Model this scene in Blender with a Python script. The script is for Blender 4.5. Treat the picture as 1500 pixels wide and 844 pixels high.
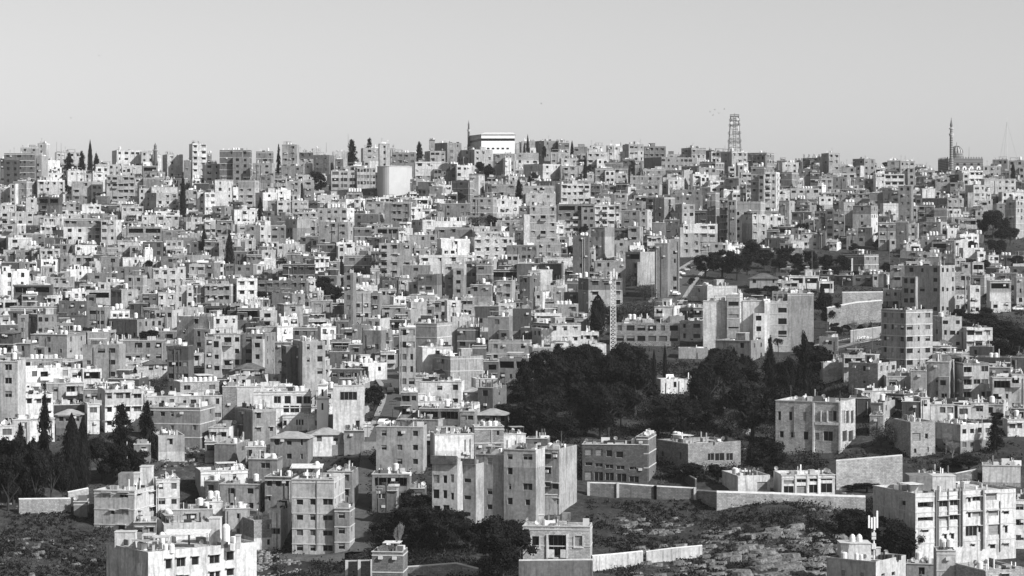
import bpy, math, random
import numpy as np
from mathutils import Vector, Matrix
R = math.radians
for o in list(bpy.data.objects): bpy.data.objects.remove(o)
S = bpy.context.scene
COL = S.collection
# ---------------------------------------------------------------- camera
F = 3383.0; EY = 345.0                      # focal length in picture units, eye level row
cam = bpy.data.cameras.new('camera'); cam.sensor_width = 36; cam.lens = 36*F/1500
cam.shift_x = 0; cam.shift_y = -(422-EY)/1500
cam.clip_start = 1; cam.clip_end = 20000
camo = bpy.data.objects.new('camera', cam); COL.objects.link(camo); camo.rotation_euler = (R(90), 0, 0)
S.camera = camo
# ---------------------------------------------------------------- sky, sun, exposure
SUN_EL, SUN_AZ = 36.0, 123.0                # azimuth from the view direction towards the right
SUN_STRENGTH, SKY_STRENGTH, EXPOSURE = 4.5, 0.094, 0.62
w = bpy.data.worlds.new('World'); S.world = w; w.use_nodes = True
nt = w.node_tree; nt.nodes.clear()
sky = nt.nodes.new('ShaderNodeTexSky'); sky.sky_type = 'NISHITA'; sky.sun_disc = False
sky.sun_elevation = R(SUN_EL); sky.sun_rotation = R(SUN_AZ); sky.air_density = 1.0; sky.dust_density = 1.15; sky.ozone_density = 1
bw = nt.nodes.new('ShaderNodeVectorMath'); bw.operation = 'DOT_PRODUCT'; bw.inputs[1].default_value = (.4, .45, .15)   # black and white film
bg = nt.nodes.new('ShaderNodeBackground'); bg.inputs[1].default_value = SKY_STRENGTH
wo = nt.nodes.new('ShaderNodeOutputWorld')
nt.links.new(sky.outputs[0], bw.inputs[0]); nt.links.new(bw.outputs['Value'], bg.inputs[0]); nt.links.new(bg.outputs[0], wo.inputs[0])
sl = bpy.data.lights.new('sun', 'SUN'); sl.energy = SUN_STRENGTH; sl.angle = R(0.5); sl.color = (1, 1, 1)
so = bpy.data.objects.new('sun', sl); COL.objects.link(so)
sv = Vector((math.cos(R(SUN_EL))*math.sin(R(SUN_AZ)), math.cos(R(SUN_EL))*math.cos(R(SUN_AZ)), math.sin(R(SUN_EL))))
so.rotation_euler = (-sv).to_track_quat('-Z', 'Y').to_euler()
vs = S.view_settings; vs.view_transform = 'Standard'; vs.look = 'None'; vs.exposure = EXPOSURE; vs.gamma = 1; vs.use_curve_mapping = False
S.cycles.max_bounces = 5; S.cycles.diffuse_bounces = 3; S.cycles.glossy_bounces = 2; S.cycles.transparent_max_bounces = 6
S.cycles.volume_bounces = 0; S.cycles.use_denoising = True
rnd = random.Random(11)
# Buildings read off the view: "x0 xc x1 top storeys tone cols_left cols_right flags" per survey sheet.
# sheet origin in picture units, five sheet units to one; xc=0 means only one face shows.
SURVEY = {
(0,190): """30 0 250 172 5.5 3 5 0 k;0 0 30 212 5 3 1 0;150 0 280 128 3 5 2 0;275 340 350 100 3 6 1 0;255 305 352 190 6 5 1 0;350 0 440 225 4 8 0 0
408 0 590 165 5 6 4 0 t3 a;495 0 630 300 3 7 2 0 t2;340 0 475 318 2.5 8 3 0;820 855 1035 150 5 7 0 4;1035 0 1125 160 4 6 2 0;1120 0 1180 178 4 7 0 0
1190 1225 1340 180 5 6 1 2 a;1345 0 1395 225 4 4 1 0;1385 1410 1512 100 6 7 0 2 a t3;700 0 880 255 3 6 4 0;890 0 1040 262 3 6 3 0;1045 0 1150 265 3 4 2 0 d
680 0 770 315 4 7 1 0;780 0 990 335 5.2 5 5 0 b a;990 0 1050 350 2 6 2 0;1050 0 1200 350 2 4 1 0;30 0 95 420 3 8 1 0;95 195 270 375 4.5 5 2 1
275 0 475 370 4 6 4 0 a;280 430 440 495 4 3 2 0 b d t4;525 0 750 380 4.3 4 3 0 a;0 0 30 430 3 5 1 0;190 0 270 500 3 6 1 0 t2;440 0 555 530 2.5 5 2 0 b
600 0 740 548 3 7 3 0;890 0 1050 562 2.5 6 3 0;1005 1020 1110 430 4 6 0 2;1110 0 1300 420 4 6 0 0;1090 1145 1305 462 3.5 6 1 3 a;1350 0 1445 440 4 5 2 0
1445 0 1512 455 4 7 1 0;1040 0 1200 625 2.5 6 3 0;1210 0 1310 625 2 5 2 0;1310 1400 1480 640 2.5 4 1 1;0 0 120 550 2.5 6 2 0 t3;0 0 245 600 3 6 4 0 b
465 0 740 650 4.2 5 5 0 a;740 850 890 660 4.2 7 2 1;465 0 630 615 2 5 2 0 t2;930 0 1185 710 3 6 3 0 d t2;1210 0 1480 790 2 4 2 0 t3;15 125 190 690 3.5 6 1 1 b
190 295 415 700 3.5 5 2 3;150 0 320 760 2.5 4 3 0;330 0 450 790 2 3 1 0;60 0 235 790 2.5 7 2 0 t3;860 0 1010 810 2 3 2 0;1190 0 1350 735 2 4 2 0 t2""",
(300,190): """15 0 50 170 4 4 1 0;0 0 108 250 4 7 2 0 a;108 0 328 148 6 3 4 0 a t3 k;178 0 335 250 4 5 3 0 b;375 0 500 160 4 4 3 0;565 675 690 108 5.5 5 2 0
690 0 795 165 4 5 2 0 w;795 910 950 185 4 3 2 1;790 0 850 138 3 6 0 0;940 0 1045 160 4 6 0 0;955 0 1010 215 3 4 1 0;350 495 510 245 5 5 2 1
400 485 505 335 4 5 2 0;245 365 400 370 5 6 2 1 a;75 0 208 368 5 7 2 0;0 0 78 460 4 8 2 0;55 145 205 560 3 5 1 2 b;370 425 520 460 3.5 6 1 1
520 0 630 440 2.5 7 1 0;600 695 725 375 4 5 2 1 a;730 0 800 370 4 4 1 0 a;670 0 800 330 2.5 5 2 0 b;560 0 720 265 2.5 4 2 0;725 0 790 250 2 8 1 0
825 0 985 478 2.5 6 2 0;1040 0 1150 460 2.5 4 2 0 t5;925 0 1115 300 3.6 5 3 0 w;1115 0 1250 278 4 6 8 0 w
1160 0 1280 135 5 7 1 0;1280 0 1355 102 5.5 6 1 0;1355 0 1395 135 4 6 0 0;1370 0 1500 168 4 4 3 0 t2 a;1035 0 1160 265 3 4 4 0
825 0 1040 575 3.5 5 4 0 t3;1040 0 1095 575 3 8 0 0;835 1050 1090 675 4 5 3 1 a;485 0 590 700 4 4 2 0;590 675 775 655 4 4 2 0;775 0 820 645 4 5 1 0
295 405 490 700 3.5 6 1 2;100 240 245 770 3 6 2 0;215 0 380 585 2.5 7 3 0;460 530 540 520 2.5 5 1 0;530 0 640 520 2.5 6 2 0;640 0 760 520 2.5 5 2 0
1095 0 1270 615 3 3 2 0;1315 0 1500 530 4.5 4 4 0 a t2;1095 0 1220 715 2.5 4 2 0;1260 0 1420 715 2.5 4 3 0 d;1420 0 1500 745 3 7 2 0;0 0 80 660 3 6 2 0
90 0 200 665 2.5 4 3 0;1190 0 1310 530 2 5 2 0 t3;1390 0 1500 560 2 3 2 0;440 0 660 630 1.5 3 3 0;680 0 825 600 2 5 3 0 t4;0 0 70 770 3 4 2 0
700 0 830 780 2.5 3 2 0;1430 0 1500 495 2 6 1 0;900 0 1030 535 2 6 2 0 t3""",
(600,190): """0 0 45 165 5 4 1 0;110 150 262 155 4 5 1 3 t2;145 0 185 75 4 5 0 0 t1;185 275 380 95 5 4 1 2;380 475 608 145 4 5 1 3;610 770 780 175 4.5 4 2 0
640 0 775 140 2 7 2 0;700 0 745 205 4 9 0 0;780 0 945 170 3 7 3 0;780 0 830 100 3.5 6 0 0;820 0 920 85 3 7 2 0;920 985 1080 80 3.5 4 0 2;1080 0 1170 95 3 6 2 0
1035 0 1140 165 2.5 6 2 0;1110 0 1235 210 2.5 6 2 0;1205 1300 1330 125 4 5 2 2;1330 0 1420 115 3 7 2 0;1300 0 1450 165 4 6 3 0;1450 0 1500 115 4 7 1 0
40 0 235 235 4.5 5 3 0 a k;235 0 345 250 4 4 2 0;345 0 475 262 4 7 3 0;310 440 545 370 4 4 1 1;435 505 550 325 5 6 0 1;550 0 600 400 3 4 1 0;580 775 780 400 3 5 3 0 k
445 610 640 495 4.6 4 3 1;640 0 820 510 3 7 2 0 t4;830 0 1060 410 4 5 4 0 b;850 0 1070 465 3 6 2 0;1070 1110 1325 395 4 6 0 5 b a;835 975 1110 250 3.5 6 1 2
1110 0 1290 265 3 7 3 0;1360 0 1500 280 3 7 3 0;60 0 180 380 3 3 2 0;180 0 260 362 2 6 0 0;145 235 240 415 3 4 1 0;860 880 1075 555 6 5 0 3 b a k
1085 0 1355 545 5 6 5 0 b d a;1355 0 1500 550 4 7 3 0 b a t4;15 95 185 660 3 6 2 1;10 0 95 565 2.5 8 2 0 u;185 0 415 670 2 8 0 0 u;230 0 440 540 2.5 4 2 0
640 0 805 665 2.5 5 1 0;800 0 860 560 4 4 2 0;230 0 440 800 3.5 8 3 0 a;475 0 730 790 3.5 7 4 0 a;480 0 730 745 2 6 4 0 t3;730 0 830 700 2 4 1 0;0 0 200 770 2 5 3 0 t3
185 0 450 715 2 4 3 0;1195 0 1310 775 6 3 1 0 t2;1330 1430 1500 715 5 5 1 0""",
(900,190): """0 0 60 118 3 7 2 0;60 105 215 105 5 6 0 3;215 0 375 122 3 4 4 0 a;490 565 670 132 4 5 3 3 k;385 0 555 180 2.5 4 3 0 h;670 0 730 152 3 3 0 0;710 0 810 160 3 8 3 0
780 860 975 160 4.5 5 1 3;975 1115 1170 168 4 4 5 3 a;0 0 100 280 3 6 2 0;60 0 150 215 4 3 2 0;150 0 215 225 4 4 1 0;215 345 605 200 4 4 0 8;625 740 805 235 5 4 3 3 k
480 620 690 265 4 4 1 1;620 0 745 280 4 7 3 0;575 0 690 325 3.5 8 2 0;375 510 575 295 4 5 2 1;210 0 375 290 3 6 2 0;115 0 350 335 3.5 5 4 0 u;355 0 510 350 3 6 2 0
395 0 510 365 3 7 3 0;700 0 805 370 3 8 2 0;815 910 970 355 4 3 1 1;835 0 890 270 4 6 1 0 b;900 0 980 240 3 7 2 0;1000 1095 1110 270 7 5 2 0;1100 1185 1210 310 6 7 2 1 b
1190 1300 1350 310 4 4 2 1;1340 0 1390 365 3 6 1 0;1230 0 1350 240 3 7 2 0;1350 0 1500 285 3.5 5 3 0;1190 0 1260 225 2 4 1 0;1380 0 1500 205 3 4 3 0 u;1435 0 1500 310 3 5 2 0
0 90 100 465 3.5 3 2 0;100 0 160 420 3 8 1 0;0 0 90 320 3 5 2 0;190 330 350 400 4 5 3 0;350 0 450 395 2 4 2 0;410 0 640 440 2.5 5 4 0 u;430 0 640 480 3 4 3 0
640 0 700 420 2.5 3 1 0;680 740 770 455 6.5 4 0 0;770 0 830 500 6 4 3 0;800 0 920 440 2 8 1 0;920 0 965 400 4 4 1 0;965 0 1060 460 2.5 7 3 0 b;875 1070 1100 525 5.5 5 0 0
830 0 890 515 6 4 2 0;1110 0 1245 630 2.5 7 2 0;930 1010 1115 620 5 5 1 2 a;1205 1280 1320 520 4.5 5 1 1;1320 1430 1480 550 2.5 4 2 1;1290 0 1440 600 2.5 4 3 0
1190 0 1285 440 2.5 8 2 0;1290 0 1500 430 2 6 4 0 t4;230 365 445 495 4.5 4 2 1 b;445 495 585 545 3.5 6 1 2;50 185 200 590 4.5 4 2 0;200 240 275 590 4 6 1 1
90 0 200 520 2 4 2 0;0 0 50 545 4 7 1 0;590 0 680 590 3 3 2 0;280 0 370 680 4 4 0 0;370 0 475 660 3 3 2 0;100 185 210 710 4 5 1 1;0 0 100 720 3.5 3 2 0
480 505 755 690 5.2 5 0 4;1370 0 1500 755 2.5 6 2 0;240 0 350 780 2.5 5 3 0 t4""",
(1200,190): """15 70 150 170 4.5 5 1 2;245 330 410 212 4 4 2 2;325 0 425 245 2.5 6 3 0;500 0 600 225 4 5 1 0;595 0 700 228 5 6 3 0 k;480 0 625 325 3.5 7 3 0 k w
475 0 580 305 3.5 3 0 0 p;410 0 480 315 4 8 2 0;150 0 270 275 2.5 5 2 0;100 0 270 318 2.5 6 3 0;10 0 100 355 3 5 2 0;100 0 200 345 3 4 2 0;240 0 330 350 3 6 2 0
580 675 690 410 6 4 2 0;690 0 760 440 2 8 1 0;755 0 850 430 2.5 8 0 0;770 0 855 365 2.5 5 2 0;850 0 955 350 3.5 5 2 0 a;955 0 1060 385 3 4 2 0;1045 0 1200 300 3.5 8 5 0
1200 0 1330 265 2.5 6 3 0;1270 0 1380 218 3 4 3 0;1390 0 1500 225 4 5 2 0;1210 0 1440 360 3 7 5 0;1340 0 1500 455 2.5 8 4 0;1070 1130 1195 405 5 6 1 2;1190 0 1260 455 3 7 2 0
465 0 580 445 3.5 3 2 0;370 0 465 460 3 5 1 0;655 0 750 480 4 4 0 0;740 940 1060 500 4 4 0 3;640 0 720 565 3 5 2 0 t1;720 0 840 550 3.5 4 2 0 t4 b
245 380 430 555 5 7 1 3;180 0 260 530 5 6 0 0 t4;470 0 605 540 3 8 0 0;460 0 540 620 2 6 0 0;45 0 105 580 5 3 1 0;105 0 185 600 5 4 2 0;0 0 100 490 3 6 2 0
0 0 45 620 4 3 1 0;285 385 390 715 3 3 1 0;435 0 560 680 4.5 5 2 0;560 650 655 670 4.5 3 0 0;650 725 730 685 3.5 6 1 1;735 890 935 675 3 5 2 1
1370 1440 1500 515 5.5 5 1 2;1085 0 1200 570 2 4 1 0;970 0 1110 640 2 7 2 0;1030 0 1170 765 3 8 3 0;750 0 900 780 1.5 5 1 0 t4;840 935 945 575 3.5 4 0 0
945 0 1040 580 3 7 2 0;1060 0 1270 510 2 6 4 0;200 0 280 740 3 4 1 0;0 0 45 740 3 3 1 0;1140 0 1240 520 2 6 2 0;1300 0 1360 540 3 6 1 0""",
(0,350): """20 0 215 235 4.2 8 2 0 w;0 0 25 260 4 7 0 0;25 0 110 80 2 5 2 0;115 0 235 80 2 4 2 0;140 0 300 50 2.5 6 4 0 t2;300 0 440 150 2.5 8 2 0 u;440 510 560 125 3 5 1 1
305 0 400 200 2.5 5 2 0;340 0 545 280 2.5 5 4 0 r;260 0 340 275 1.5 8 0 0;100 0 370 335 3 3 3 0 d;160 0 270 400 2 4 2 0;655 700 740 165 2.5 5 1 0;740 0 865 130 2.5 4 2 0
900 0 1060 135 2 7 1 0;1060 0 1120 75 3 8 0 0;865 0 1010 25 2.5 4 2 0;1045 0 1190 20 3 3 2 0;1215 0 1335 10 3 4 3 0;1120 0 1300 215 3 6 3 0 a;1300 0 1360 205 3 6 1 0
1385 0 1500 185 3 5 2 0 a;860 1085 1095 205 3 4 3 0;920 1045 1060 265 3.5 5 2 0;810 890 1010 370 3 6 1 1 d;640 0 810 375 2 5 4 0 d;480 0 640 385 2 7 3 0 t2
1160 0 1290 395 3 6 2 0;1040 0 1160 400 2.5 4 2 0;1290 0 1415 340 3.5 6 2 0;1415 0 1460 320 3.5 4 1 0;1460 0 1500 325 3 7 1 0;75 425 430 495 2.5 5 1 0 t5
430 635 640 455 3.2 3 3 0;640 770 775 500 4 4 2 0;775 0 950 520 2.5 7 4 0 t3;400 0 640 560 1.5 3 0 0;130 0 205 555 3.5 4 1 0;205 275 395 555 3.5 6 1 3 d
0 0 75 560 2.5 6 1 0;0 95 155 690 2.5 4 1 1 p;400 0 540 615 2 5 3 0;800 1005 1190 590 2.7 4 4 4;1050 1165 1235 505 2.5 4 2 0;1295 1565 1740 570 4 6 3 3 a t4
225 490 630 700 3 5 3 2;605 875 905 775 3.5 5 3 0 t2;900 0 1210 740 2.5 4 4 0;1225 1380 1385 785 4 3 3 0;640 0 800 680 2 5 0 0;1310 0 1500 500 1.5 5 0 0""",
(300,350): """0 70 115 175 2.5 4 1 1;0 0 75 5 3 4 1 0;105 240 245 0 3.5 6 2 0;295 0 370 0 3 5 1 0;220 355 360 190 2.5 4 2 0;355 0 440 185 2 7 1 0;435 0 520 145 2.5 8 0 0
570 805 810 185 2.5 4 4 0 a;805 0 915 130 3.5 8 3 0;600 0 700 100 2.5 4 1 0;700 0 810 125 2.5 3 2 0;410 0 520 80 2 6 1 0;530 0 660 35 2 6 2 0;820 955 965 30 3 3 2 0
965 0 1100 25 3 7 2 0;1020 0 1215 120 3 3 2 0 k;915 0 990 165 3.5 5 1 0;1275 0 1520 30 5 5 3 0 a b;0 190 235 330 3 5 4 1 a;235 0 385 290 3.5 8 2 0 a
390 745 750 305 2.5 3 6 0;745 0 830 295 2.5 7 1 0;1020 1085 1090 250 5.5 4 1 0;1215 0 1280 215 3.5 6 0 0;1085 0 1265 340 2.5 7 1 0;1090 0 1215 380 4 5 2 0
1205 1280 1285 395 3.5 4 1 0;1300 0 1500 305 2 3 3 0;1280 0 1400 365 2 5 2 0;1300 0 1465 485 3 4 2 0 a;0 0 245 490 2 2 3 0 d;240 0 415 505 2 2 2 0 d;415 0 515 500 2 6 3 0
530 580 670 480 4 5 1 1;490 0 640 395 2 3 2 0;640 0 735 400 2.5 7 1 0;780 0 935 450 2.5 5 2 0;935 0 1020 470 2.5 4 1 0;555 0 680 570 3 8 2 0;530 0 645 640 3 8 3 0
375 525 530 640 3 4 0 0;645 0 820 650 2.5 3 3 0 w;850 0 960 640 4 7 3 0;230 0 380 600 2 3 0 0 t2;65 270 275 695 5 5 3 0 b;0 0 65 720 5 5 1 0;275 440 520 695 5 4 2 2
515 630 640 755 4 4 1 0;645 715 825 750 5 5 1 2;925 0 1060 740 3 3 2 0 d;1060 0 1150 770 3 3 1 0;1160 1290 1370 670 3.5 4 2 1 b t2;1425 0 1545 645 5.5 5 4 0 w
1545 1700 1810 620 5 5 0 0;960 0 1050 600 2 3 1 0 u;1080 0 1200 630 2.5 4 0 0;1340 0 1500 590 1.5 2 2 0 d;680 0 800 565 1.5 7 2 0 p""",
(600,350): """70 0 490 120 3 7 4 0;260 400 410 185 4.5 4 2 0 a;410 0 490 165 3.5 4 2 0;490 600 605 180 3.5 4 2 0;600 0 790 225 2 2 2 0 d t3;710 0 930 45 3.5 4 6 0
930 0 1110 25 3 5 3 0;785 0 1110 180 3 3 4 0 t3;955 0 1045 225 3 7 0 0 t1;870 0 955 230 3 4 0 0;1320 0 1355 70 3.5 4 3 0;1355 0 1560 160 3 5 3 0
1235 1310 1560 290 5 5 1 3 a;60 200 245 260 3.5 4 1 0;445 600 610 335 4 5 2 0 a;635 750 775 305 4.5 5 2 0 a;805 880 950 270 4.5 3 1 1 a;1060 0 1140 360 2.5 5 0 0
1130 0 1230 390 2.5 3 2 0;990 0 1230 480 2.5 5 4 0 t4 a;900 1025 1255 620 2.5 6 2 3 a d;575 730 755 570 4.5 4 1 1;755 0 890 510 3.5 4 0 0;650 0 780 470 3 7 2 0 t2
480 0 650 490 3 4 2 0;0 185 190 410 3 5 1 0;10 0 125 460 2.5 7 0 0;215 0 275 440 2.5 4 1 0;275 0 375 450 3 7 1 0 t1;375 0 470 430 3 5 2 0;310 0 440 570 4 6 0 0 t3
580 880 885 745 2.5 5 3 0 k;460 0 560 780 2 4 0 0 t2;350 0 500 650 3 3 2 0 u;95 0 315 790 3 8 1 0;900 0 1200 790 2.5 6 1 0;1040 0 1180 750 2 4 2 0 t1;1200 0 1440 770 1.2 7 0 0""",
(900,350): """0 0 100 10 3.5 5 1 0;80 190 300 95 4.8 5 1 0 b d t6;0 0 80 165 4.5 5 1 0;295 390 410 30 6 4 0 0 t2;410 0 475 0 6 5 1 0;990 0 1200 290 1.2 5 3 0 p;1280 0 1500 270 1.5 7 3 0 d
580 680 900 345 2.2 6 1 1;0 475 480 620 2.6 5 6 0 x w;475 0 640 600 2.2 3 2 0 x;405 0 510 565 1.2 5 0 0;740 1000 1100 745 2.3 4 2 2;470 0 685 800 1 5 0 0
1120 0 1380 100 1.5 4 4 0;1065 0 1135 60 1.5 8 0 0;650 0 828 455 5.4 7 0 0 O6 Y690;825 0 918 410 5.9 5 1 0 O6 Y688 | 835,460,910,490 835,552,910,578 835,645,910,668
918 0 940 408 5.9 8 0 0 O-4 Y691;940 0 1100 452 5.5 7 0 0 O6 Y690;1100 0 1135 452 5.4 8 1 0 O-2 Y688.5;1135 0 1268 455 5.4 6 0 0 O6 Y690 | 1200,505,1262,540 1200,582,1262,630 1200,672,1262,718;1268 0 1460 400 6 5 0 0 O6 Y690""",
(1200,350): """180 330 435 115 3 4 2 2;520 625 630 195 3.2 4 1 0;625 885 995 195 5.3 5 3 3;995 0 1110 255 5 7 3 0;1105 0 1180 340 4 7 2 0;1115 1210 1250 265 3.8 5 1 1
1250 0 1405 305 4 7 2 0 b d;1285 0 1445 250 3 4 1 0;1445 0 1500 280 3.8 7 1 0;995 0 1075 145 2 7 2 0;985 0 1090 10 2.5 8 2 0;1240 0 1315 118 2 8 2 0;800 0 880 130 1.5 4 0 0
730 0 920 5 1.5 4 2 0;930 0 990 10 3 4 0 0;455 635 830 520 5.4 5 3 3 k;830 900 1030 570 3.6 6 1 3;1035 1080 1270 650 2.6 5 0 3;1100 0 1270 790 2 4 2 0;0 0 105 310 1.3 7 2 0 d
1120 0 1240 80 1.5 6 1 0;0 0 135 720 1.5 4 1 0""",
(0,510): """0 130 135 95 5.5 6 1 0;135 0 520 140 2 8 5 0 b;150 0 455 75 1.5 5 3 0 t6;45 0 150 35 1.5 4 0 0;520 0 610 150 1.8 7 2 0;605 0 745 150 1.8 7 3 0 d;740 0 850 150 1.2 6 1 0 d
905 0 1060 135 1.2 5 1 0;135 0 210 290 1.5 8 1 0;145 180 390 340 2.2 7 0 3;340 0 480 255 2.2 5 1 0;480 0 615 250 2.2 7 2 0 b;610 0 720 300 2 4 2 0
715 770 1045 305 3.2 8 0 4 t6;395 0 640 410 1.5 4 1 0;640 0 730 405 2.2 7 2 0;90 0 220 520 2 6 1 0;0 0 110 565 2.2 7 1 0;220 0 400 510 1.6 8 1 0;410 0 600 485 1.5 3 3 0 p
1320 0 1605 240 1.6 8 3 0 t8;1060 0 1625 345 2.6 6 7 0;1065 1465 1575 435 3 4 5 2;1060 0 1240 115 1.3 6 2 0 p;980 0 1100 700 1.2 4 1 0;1110 1160 1215 640 1.8 6 0 1""",
(300,510): """180 400 480 205 1.6 8 3 1;225 0 440 150 1.3 5 3 0 p;485 0 615 195 1.6 7 2 0 w;655 0 775 200 1.5 6 1 0;770 860 915 75 2.6 6 1 1 b;915 0 1080 25 2 3 2 0;930 0 1170 150 2 3 5 0 x
130 0 232 280 3.2 5 0 0 x;235 0 640 278 2.6 7 0 0 O-5;357 0 780 315 3.4 8 0 0 O-5 | 505,352,557,405 583,350,630,408 670,352,712,408 722,352,777,408 575,422,618,473 625,422,692,473 700,422,775,473
570 0 1000 485 1.7 7 0 0 O-5 | 575,530,600,570 668,522,682,565 688,522,702,565 708,522,724,565 808,530,823,570 828,530,843,570 847,530,862,570
940 0 1170 270 4.4 7 0 0 O-5 | 990,320,1115,382 1105,530,1135,580;1000 1095 1160 400 3 6 1 0;220 350 505 450 2.7 4 1 2 a;505 0 570 410 2.4 8 0 0;480 755 780 660 2 4 3 0 p
778 0 1018 630 1.5 7 2 0 p;1020 0 1165 600 1.7 4 1 0;1255 1600 1605 575 3.4 5 3 0;1440 0 1560 320 2.6 4 2 0 b;70 230 330 700 1.6 4 0 1;0 0 90 680 1.5 5 1 0""",
(600,510): """75 380 385 245 2.2 7 3 0 b;485 0 640 220 2 8 1 0;385 0 520 318 1.2 4 1 0 p;180 300 540 60 2.8 5 1 0;545 0 650 95 2 3 1 0 b;650 0 895 75 2.2 4 4 0 b d;900 0 1050 0 2.4 5 1 0
1055 0 1200 0 1.5 7 0 0;0 0 110 215 1.3 5 0 0;70 365 370 440 2 3 3 0 d b;370 475 480 460 1.8 4 3 0;485 0 710 490 1.2 3 4 0 p w;475 0 690 570 2.3 6 2 0 t3;185 0 470 625 2.5 7 0 0
675 0 850 625 1.6 8 0 0;850 0 1010 660 1 3 1 0;165 0 350 840 3.8 6 0 0 O14 Y479 z | 172,928,218,988 245,932,275,990 300,925,325,985 172,1035,218,1102 245,1040,275,1102 302,1060,325,1112 175,1155,225,1230 245,1150,292,1230;350 0 485 850 3.8 5 0 0 O24 Y482 z | 400,955,450,985 400,1080,450,1110 402,1202,446,1230
485 0 690 780 4 5 1 0 O22 Y484 z;690 0 925 745 4.2 5 2 0 O20 Y481 z;920 1095 1225 740 4.3 5 3 0 z;1265 1750 1765 705 2.7 3 5 0 x | 1285,737,1339,785 1363,740,1413,789 1439,748,1484,796 1510,757,1564,804 1285,836,1339,862 1358,843,1415,872 1434,853,1491,882 1513,860,1574,890 1609,869,1680,893 1285,903,1339,967 1353,907,1417,976 1434,913,1496,984 1517,919,1588,995 1609,939,1680,1001;1662 1745 1805 645 3.3 4 1 0 x""",
(900,510): """340 0 510 225 1.2 8 1 0;500 0 600 232 1 7 1 0;320 540 925 700 2.1 5 3 0 x | 340,755,360,795 415,755,435,795 475,760,490,820 685,770,730,825 738,768,805,828 820,768,868,825
1180 1655 1765 395 3.7 7 0 0 x | 1198,463,1220,530 1278,465,1302,530 1382,470,1405,535 1210,608,1240,655 1290,615,1320,655 1385,612,1420,672 1470,620,1500,672 1505,465,1525,530 1565,460,1595,535 1600,460,1628,535 1530,610,1600,680 1668,455,1690,555 1697,455,1720,555 1732,455,1752,555 1670,600,1705,690 1715,600,1750,690""",
(1200,510): """30 0 215 105 1.5 7 0 0;215 430 565 110 2.1 5 1 3;565 0 660 180 1.2 8 1 0;670 0 785 165 2.5 5 0 0;785 955 990 100 3.3 5 1 1;990 1055 1245 110 3.3 6 0 3 b;1270 0 1410 215 2.6 6 2 0 b d
1240 0 1400 140 1.8 5 2 0;1410 0 1500 190 2.8 6 2 0 b;745 0 810 360 1.8 8 1 0;605 745 750 390 1.5 3 2 0;815 0 990 410 1.3 7 5 0;1015 0 1110 420 1 7 1 0;1110 0 1240 400 1.2 7 1 0
380 470 555 400 1.6 6 0 2;220 375 380 365 1.2 3 0 0;550 670 820 540 2.6 6 1 0 x | 680,622,742,680 775,625,797,665 695,735,712,770 790,725,803,755
825 1035 1260 560 2.1 4 1 4;1405 0 1500 440 1.5 4 1 0;1380 0 1500 520 1.2 8 2 0;320 0 640 310 1 8 0 0;370 470 475 490 1.5 4 0 0""",
(0,676): """690 985 1145 215 2.9 6 0 0 | 750,230,810,265 875,230,938,265 810,360,838,388 890,350,940,390 865,465,915,500 1005,230,1035,258 1090,215,1130,248 1012,355,1032,388 1095,325,1138,372
1145 0 1315 125 3.6 7 2 0;980 0 1145 440 1.5 4 2 0;1180 0 1560 345 2.2 5 1 0;1140 1200 1560 455 1.8 6 0 0 t5;540 0 640 290 1 4 1 0
780 1085 1880 665 4.3 7 0 0 | 1213,710,1257,790 1293,700,1358,775 1405,692,1455,762 1535,680,1608,752 1660,655,1712,728 1300,830,1335,880 1345,830,1380,880 1535,805,1570,860 1578,800,1610,860 1660,780,1712,840""",
(300,676): """-30 0 315 60 1.5 7 2 0 t5;0 100 105 140 2 3 1 0 x;110 405 460 165 1.7 5 2 2;440 635 640 110 2.4 4 3 0 a;320 530 560 -20 1.6 4 1 0;640 945 1025 130 4.9 6 3 3 k
950 1060 1095 340 2.9 5 1 1;900 1080 1125 70 3 4 2 0;240 360 490 430 2 7 0 1;470 555 635 345 2.7 8 1 0;-20 0 130 290 2 7 1 0 t2;150 0 330 340 2 5 1 0 t1
1225 1420 1425 180 1.8 7 2 0;1420 0 1610 195 1.6 4 2 0;1225 0 1500 90 2.6 3 2 0 d t2;1225 1450 1455 660 2.5 4 0 0 x""",
(600,676): """850 1080 1085 240 1.3 5 1 0;830 1322 1325 475 2.3 7 0 0 x | 895,548,950,630 1210,545,1265,625 1015,540,1145,700""",
(900,676): """790 905 1140 105 1.3 7 0 0 | 1045,150,1120,210;1225 0 1615 95 1.5 8 0 0 | 1240,138,1315,165 1335,130,1405,155 1430,122,1492,148 1512,116,1597,140 1240,180,1312,236 1335,178,1402,236 1425,170,1492,232 1512,160,1595,230""",
(1200,676): """395 705 1440 235 4.3 7 0 0 k | 605,290,633,320 722,295,835,342 870,285,940,335 958,280,1015,325 1090,262,1110,300 1122,255,1180,292 1215,230,1300,285 722,405,835,440 872,400,940,435 955,390,1018,430 1090,370,1110,412 1122,365,1180,405 1238,358,1310,400 1350,362,1390,388 915,530,935,572 965,525,988,570 1072,470,1155,550 1165,470,1185,520 1240,460,1322,540 1360,468,1380,525 755,500,800,520 1120,605,1140,625 1252,605,1290,640 1350,598,1388,625
660 830 1000 105 2 5 1 0;1430 0 1600 280 3.2 8 2 0;55 415 635 735 3.5 6 0 0 | 162,798,190,840 300,815,328,845 455,818,480,845 530,805,555,840;640 0 860 750 2 5 1 0
860 0 1000 650 3.5 6 0 0 t4;1000 1220 1520 800 3 6 0 3 x;1195 0 1475 30 1.5 6 0 0 x""",
}
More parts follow.
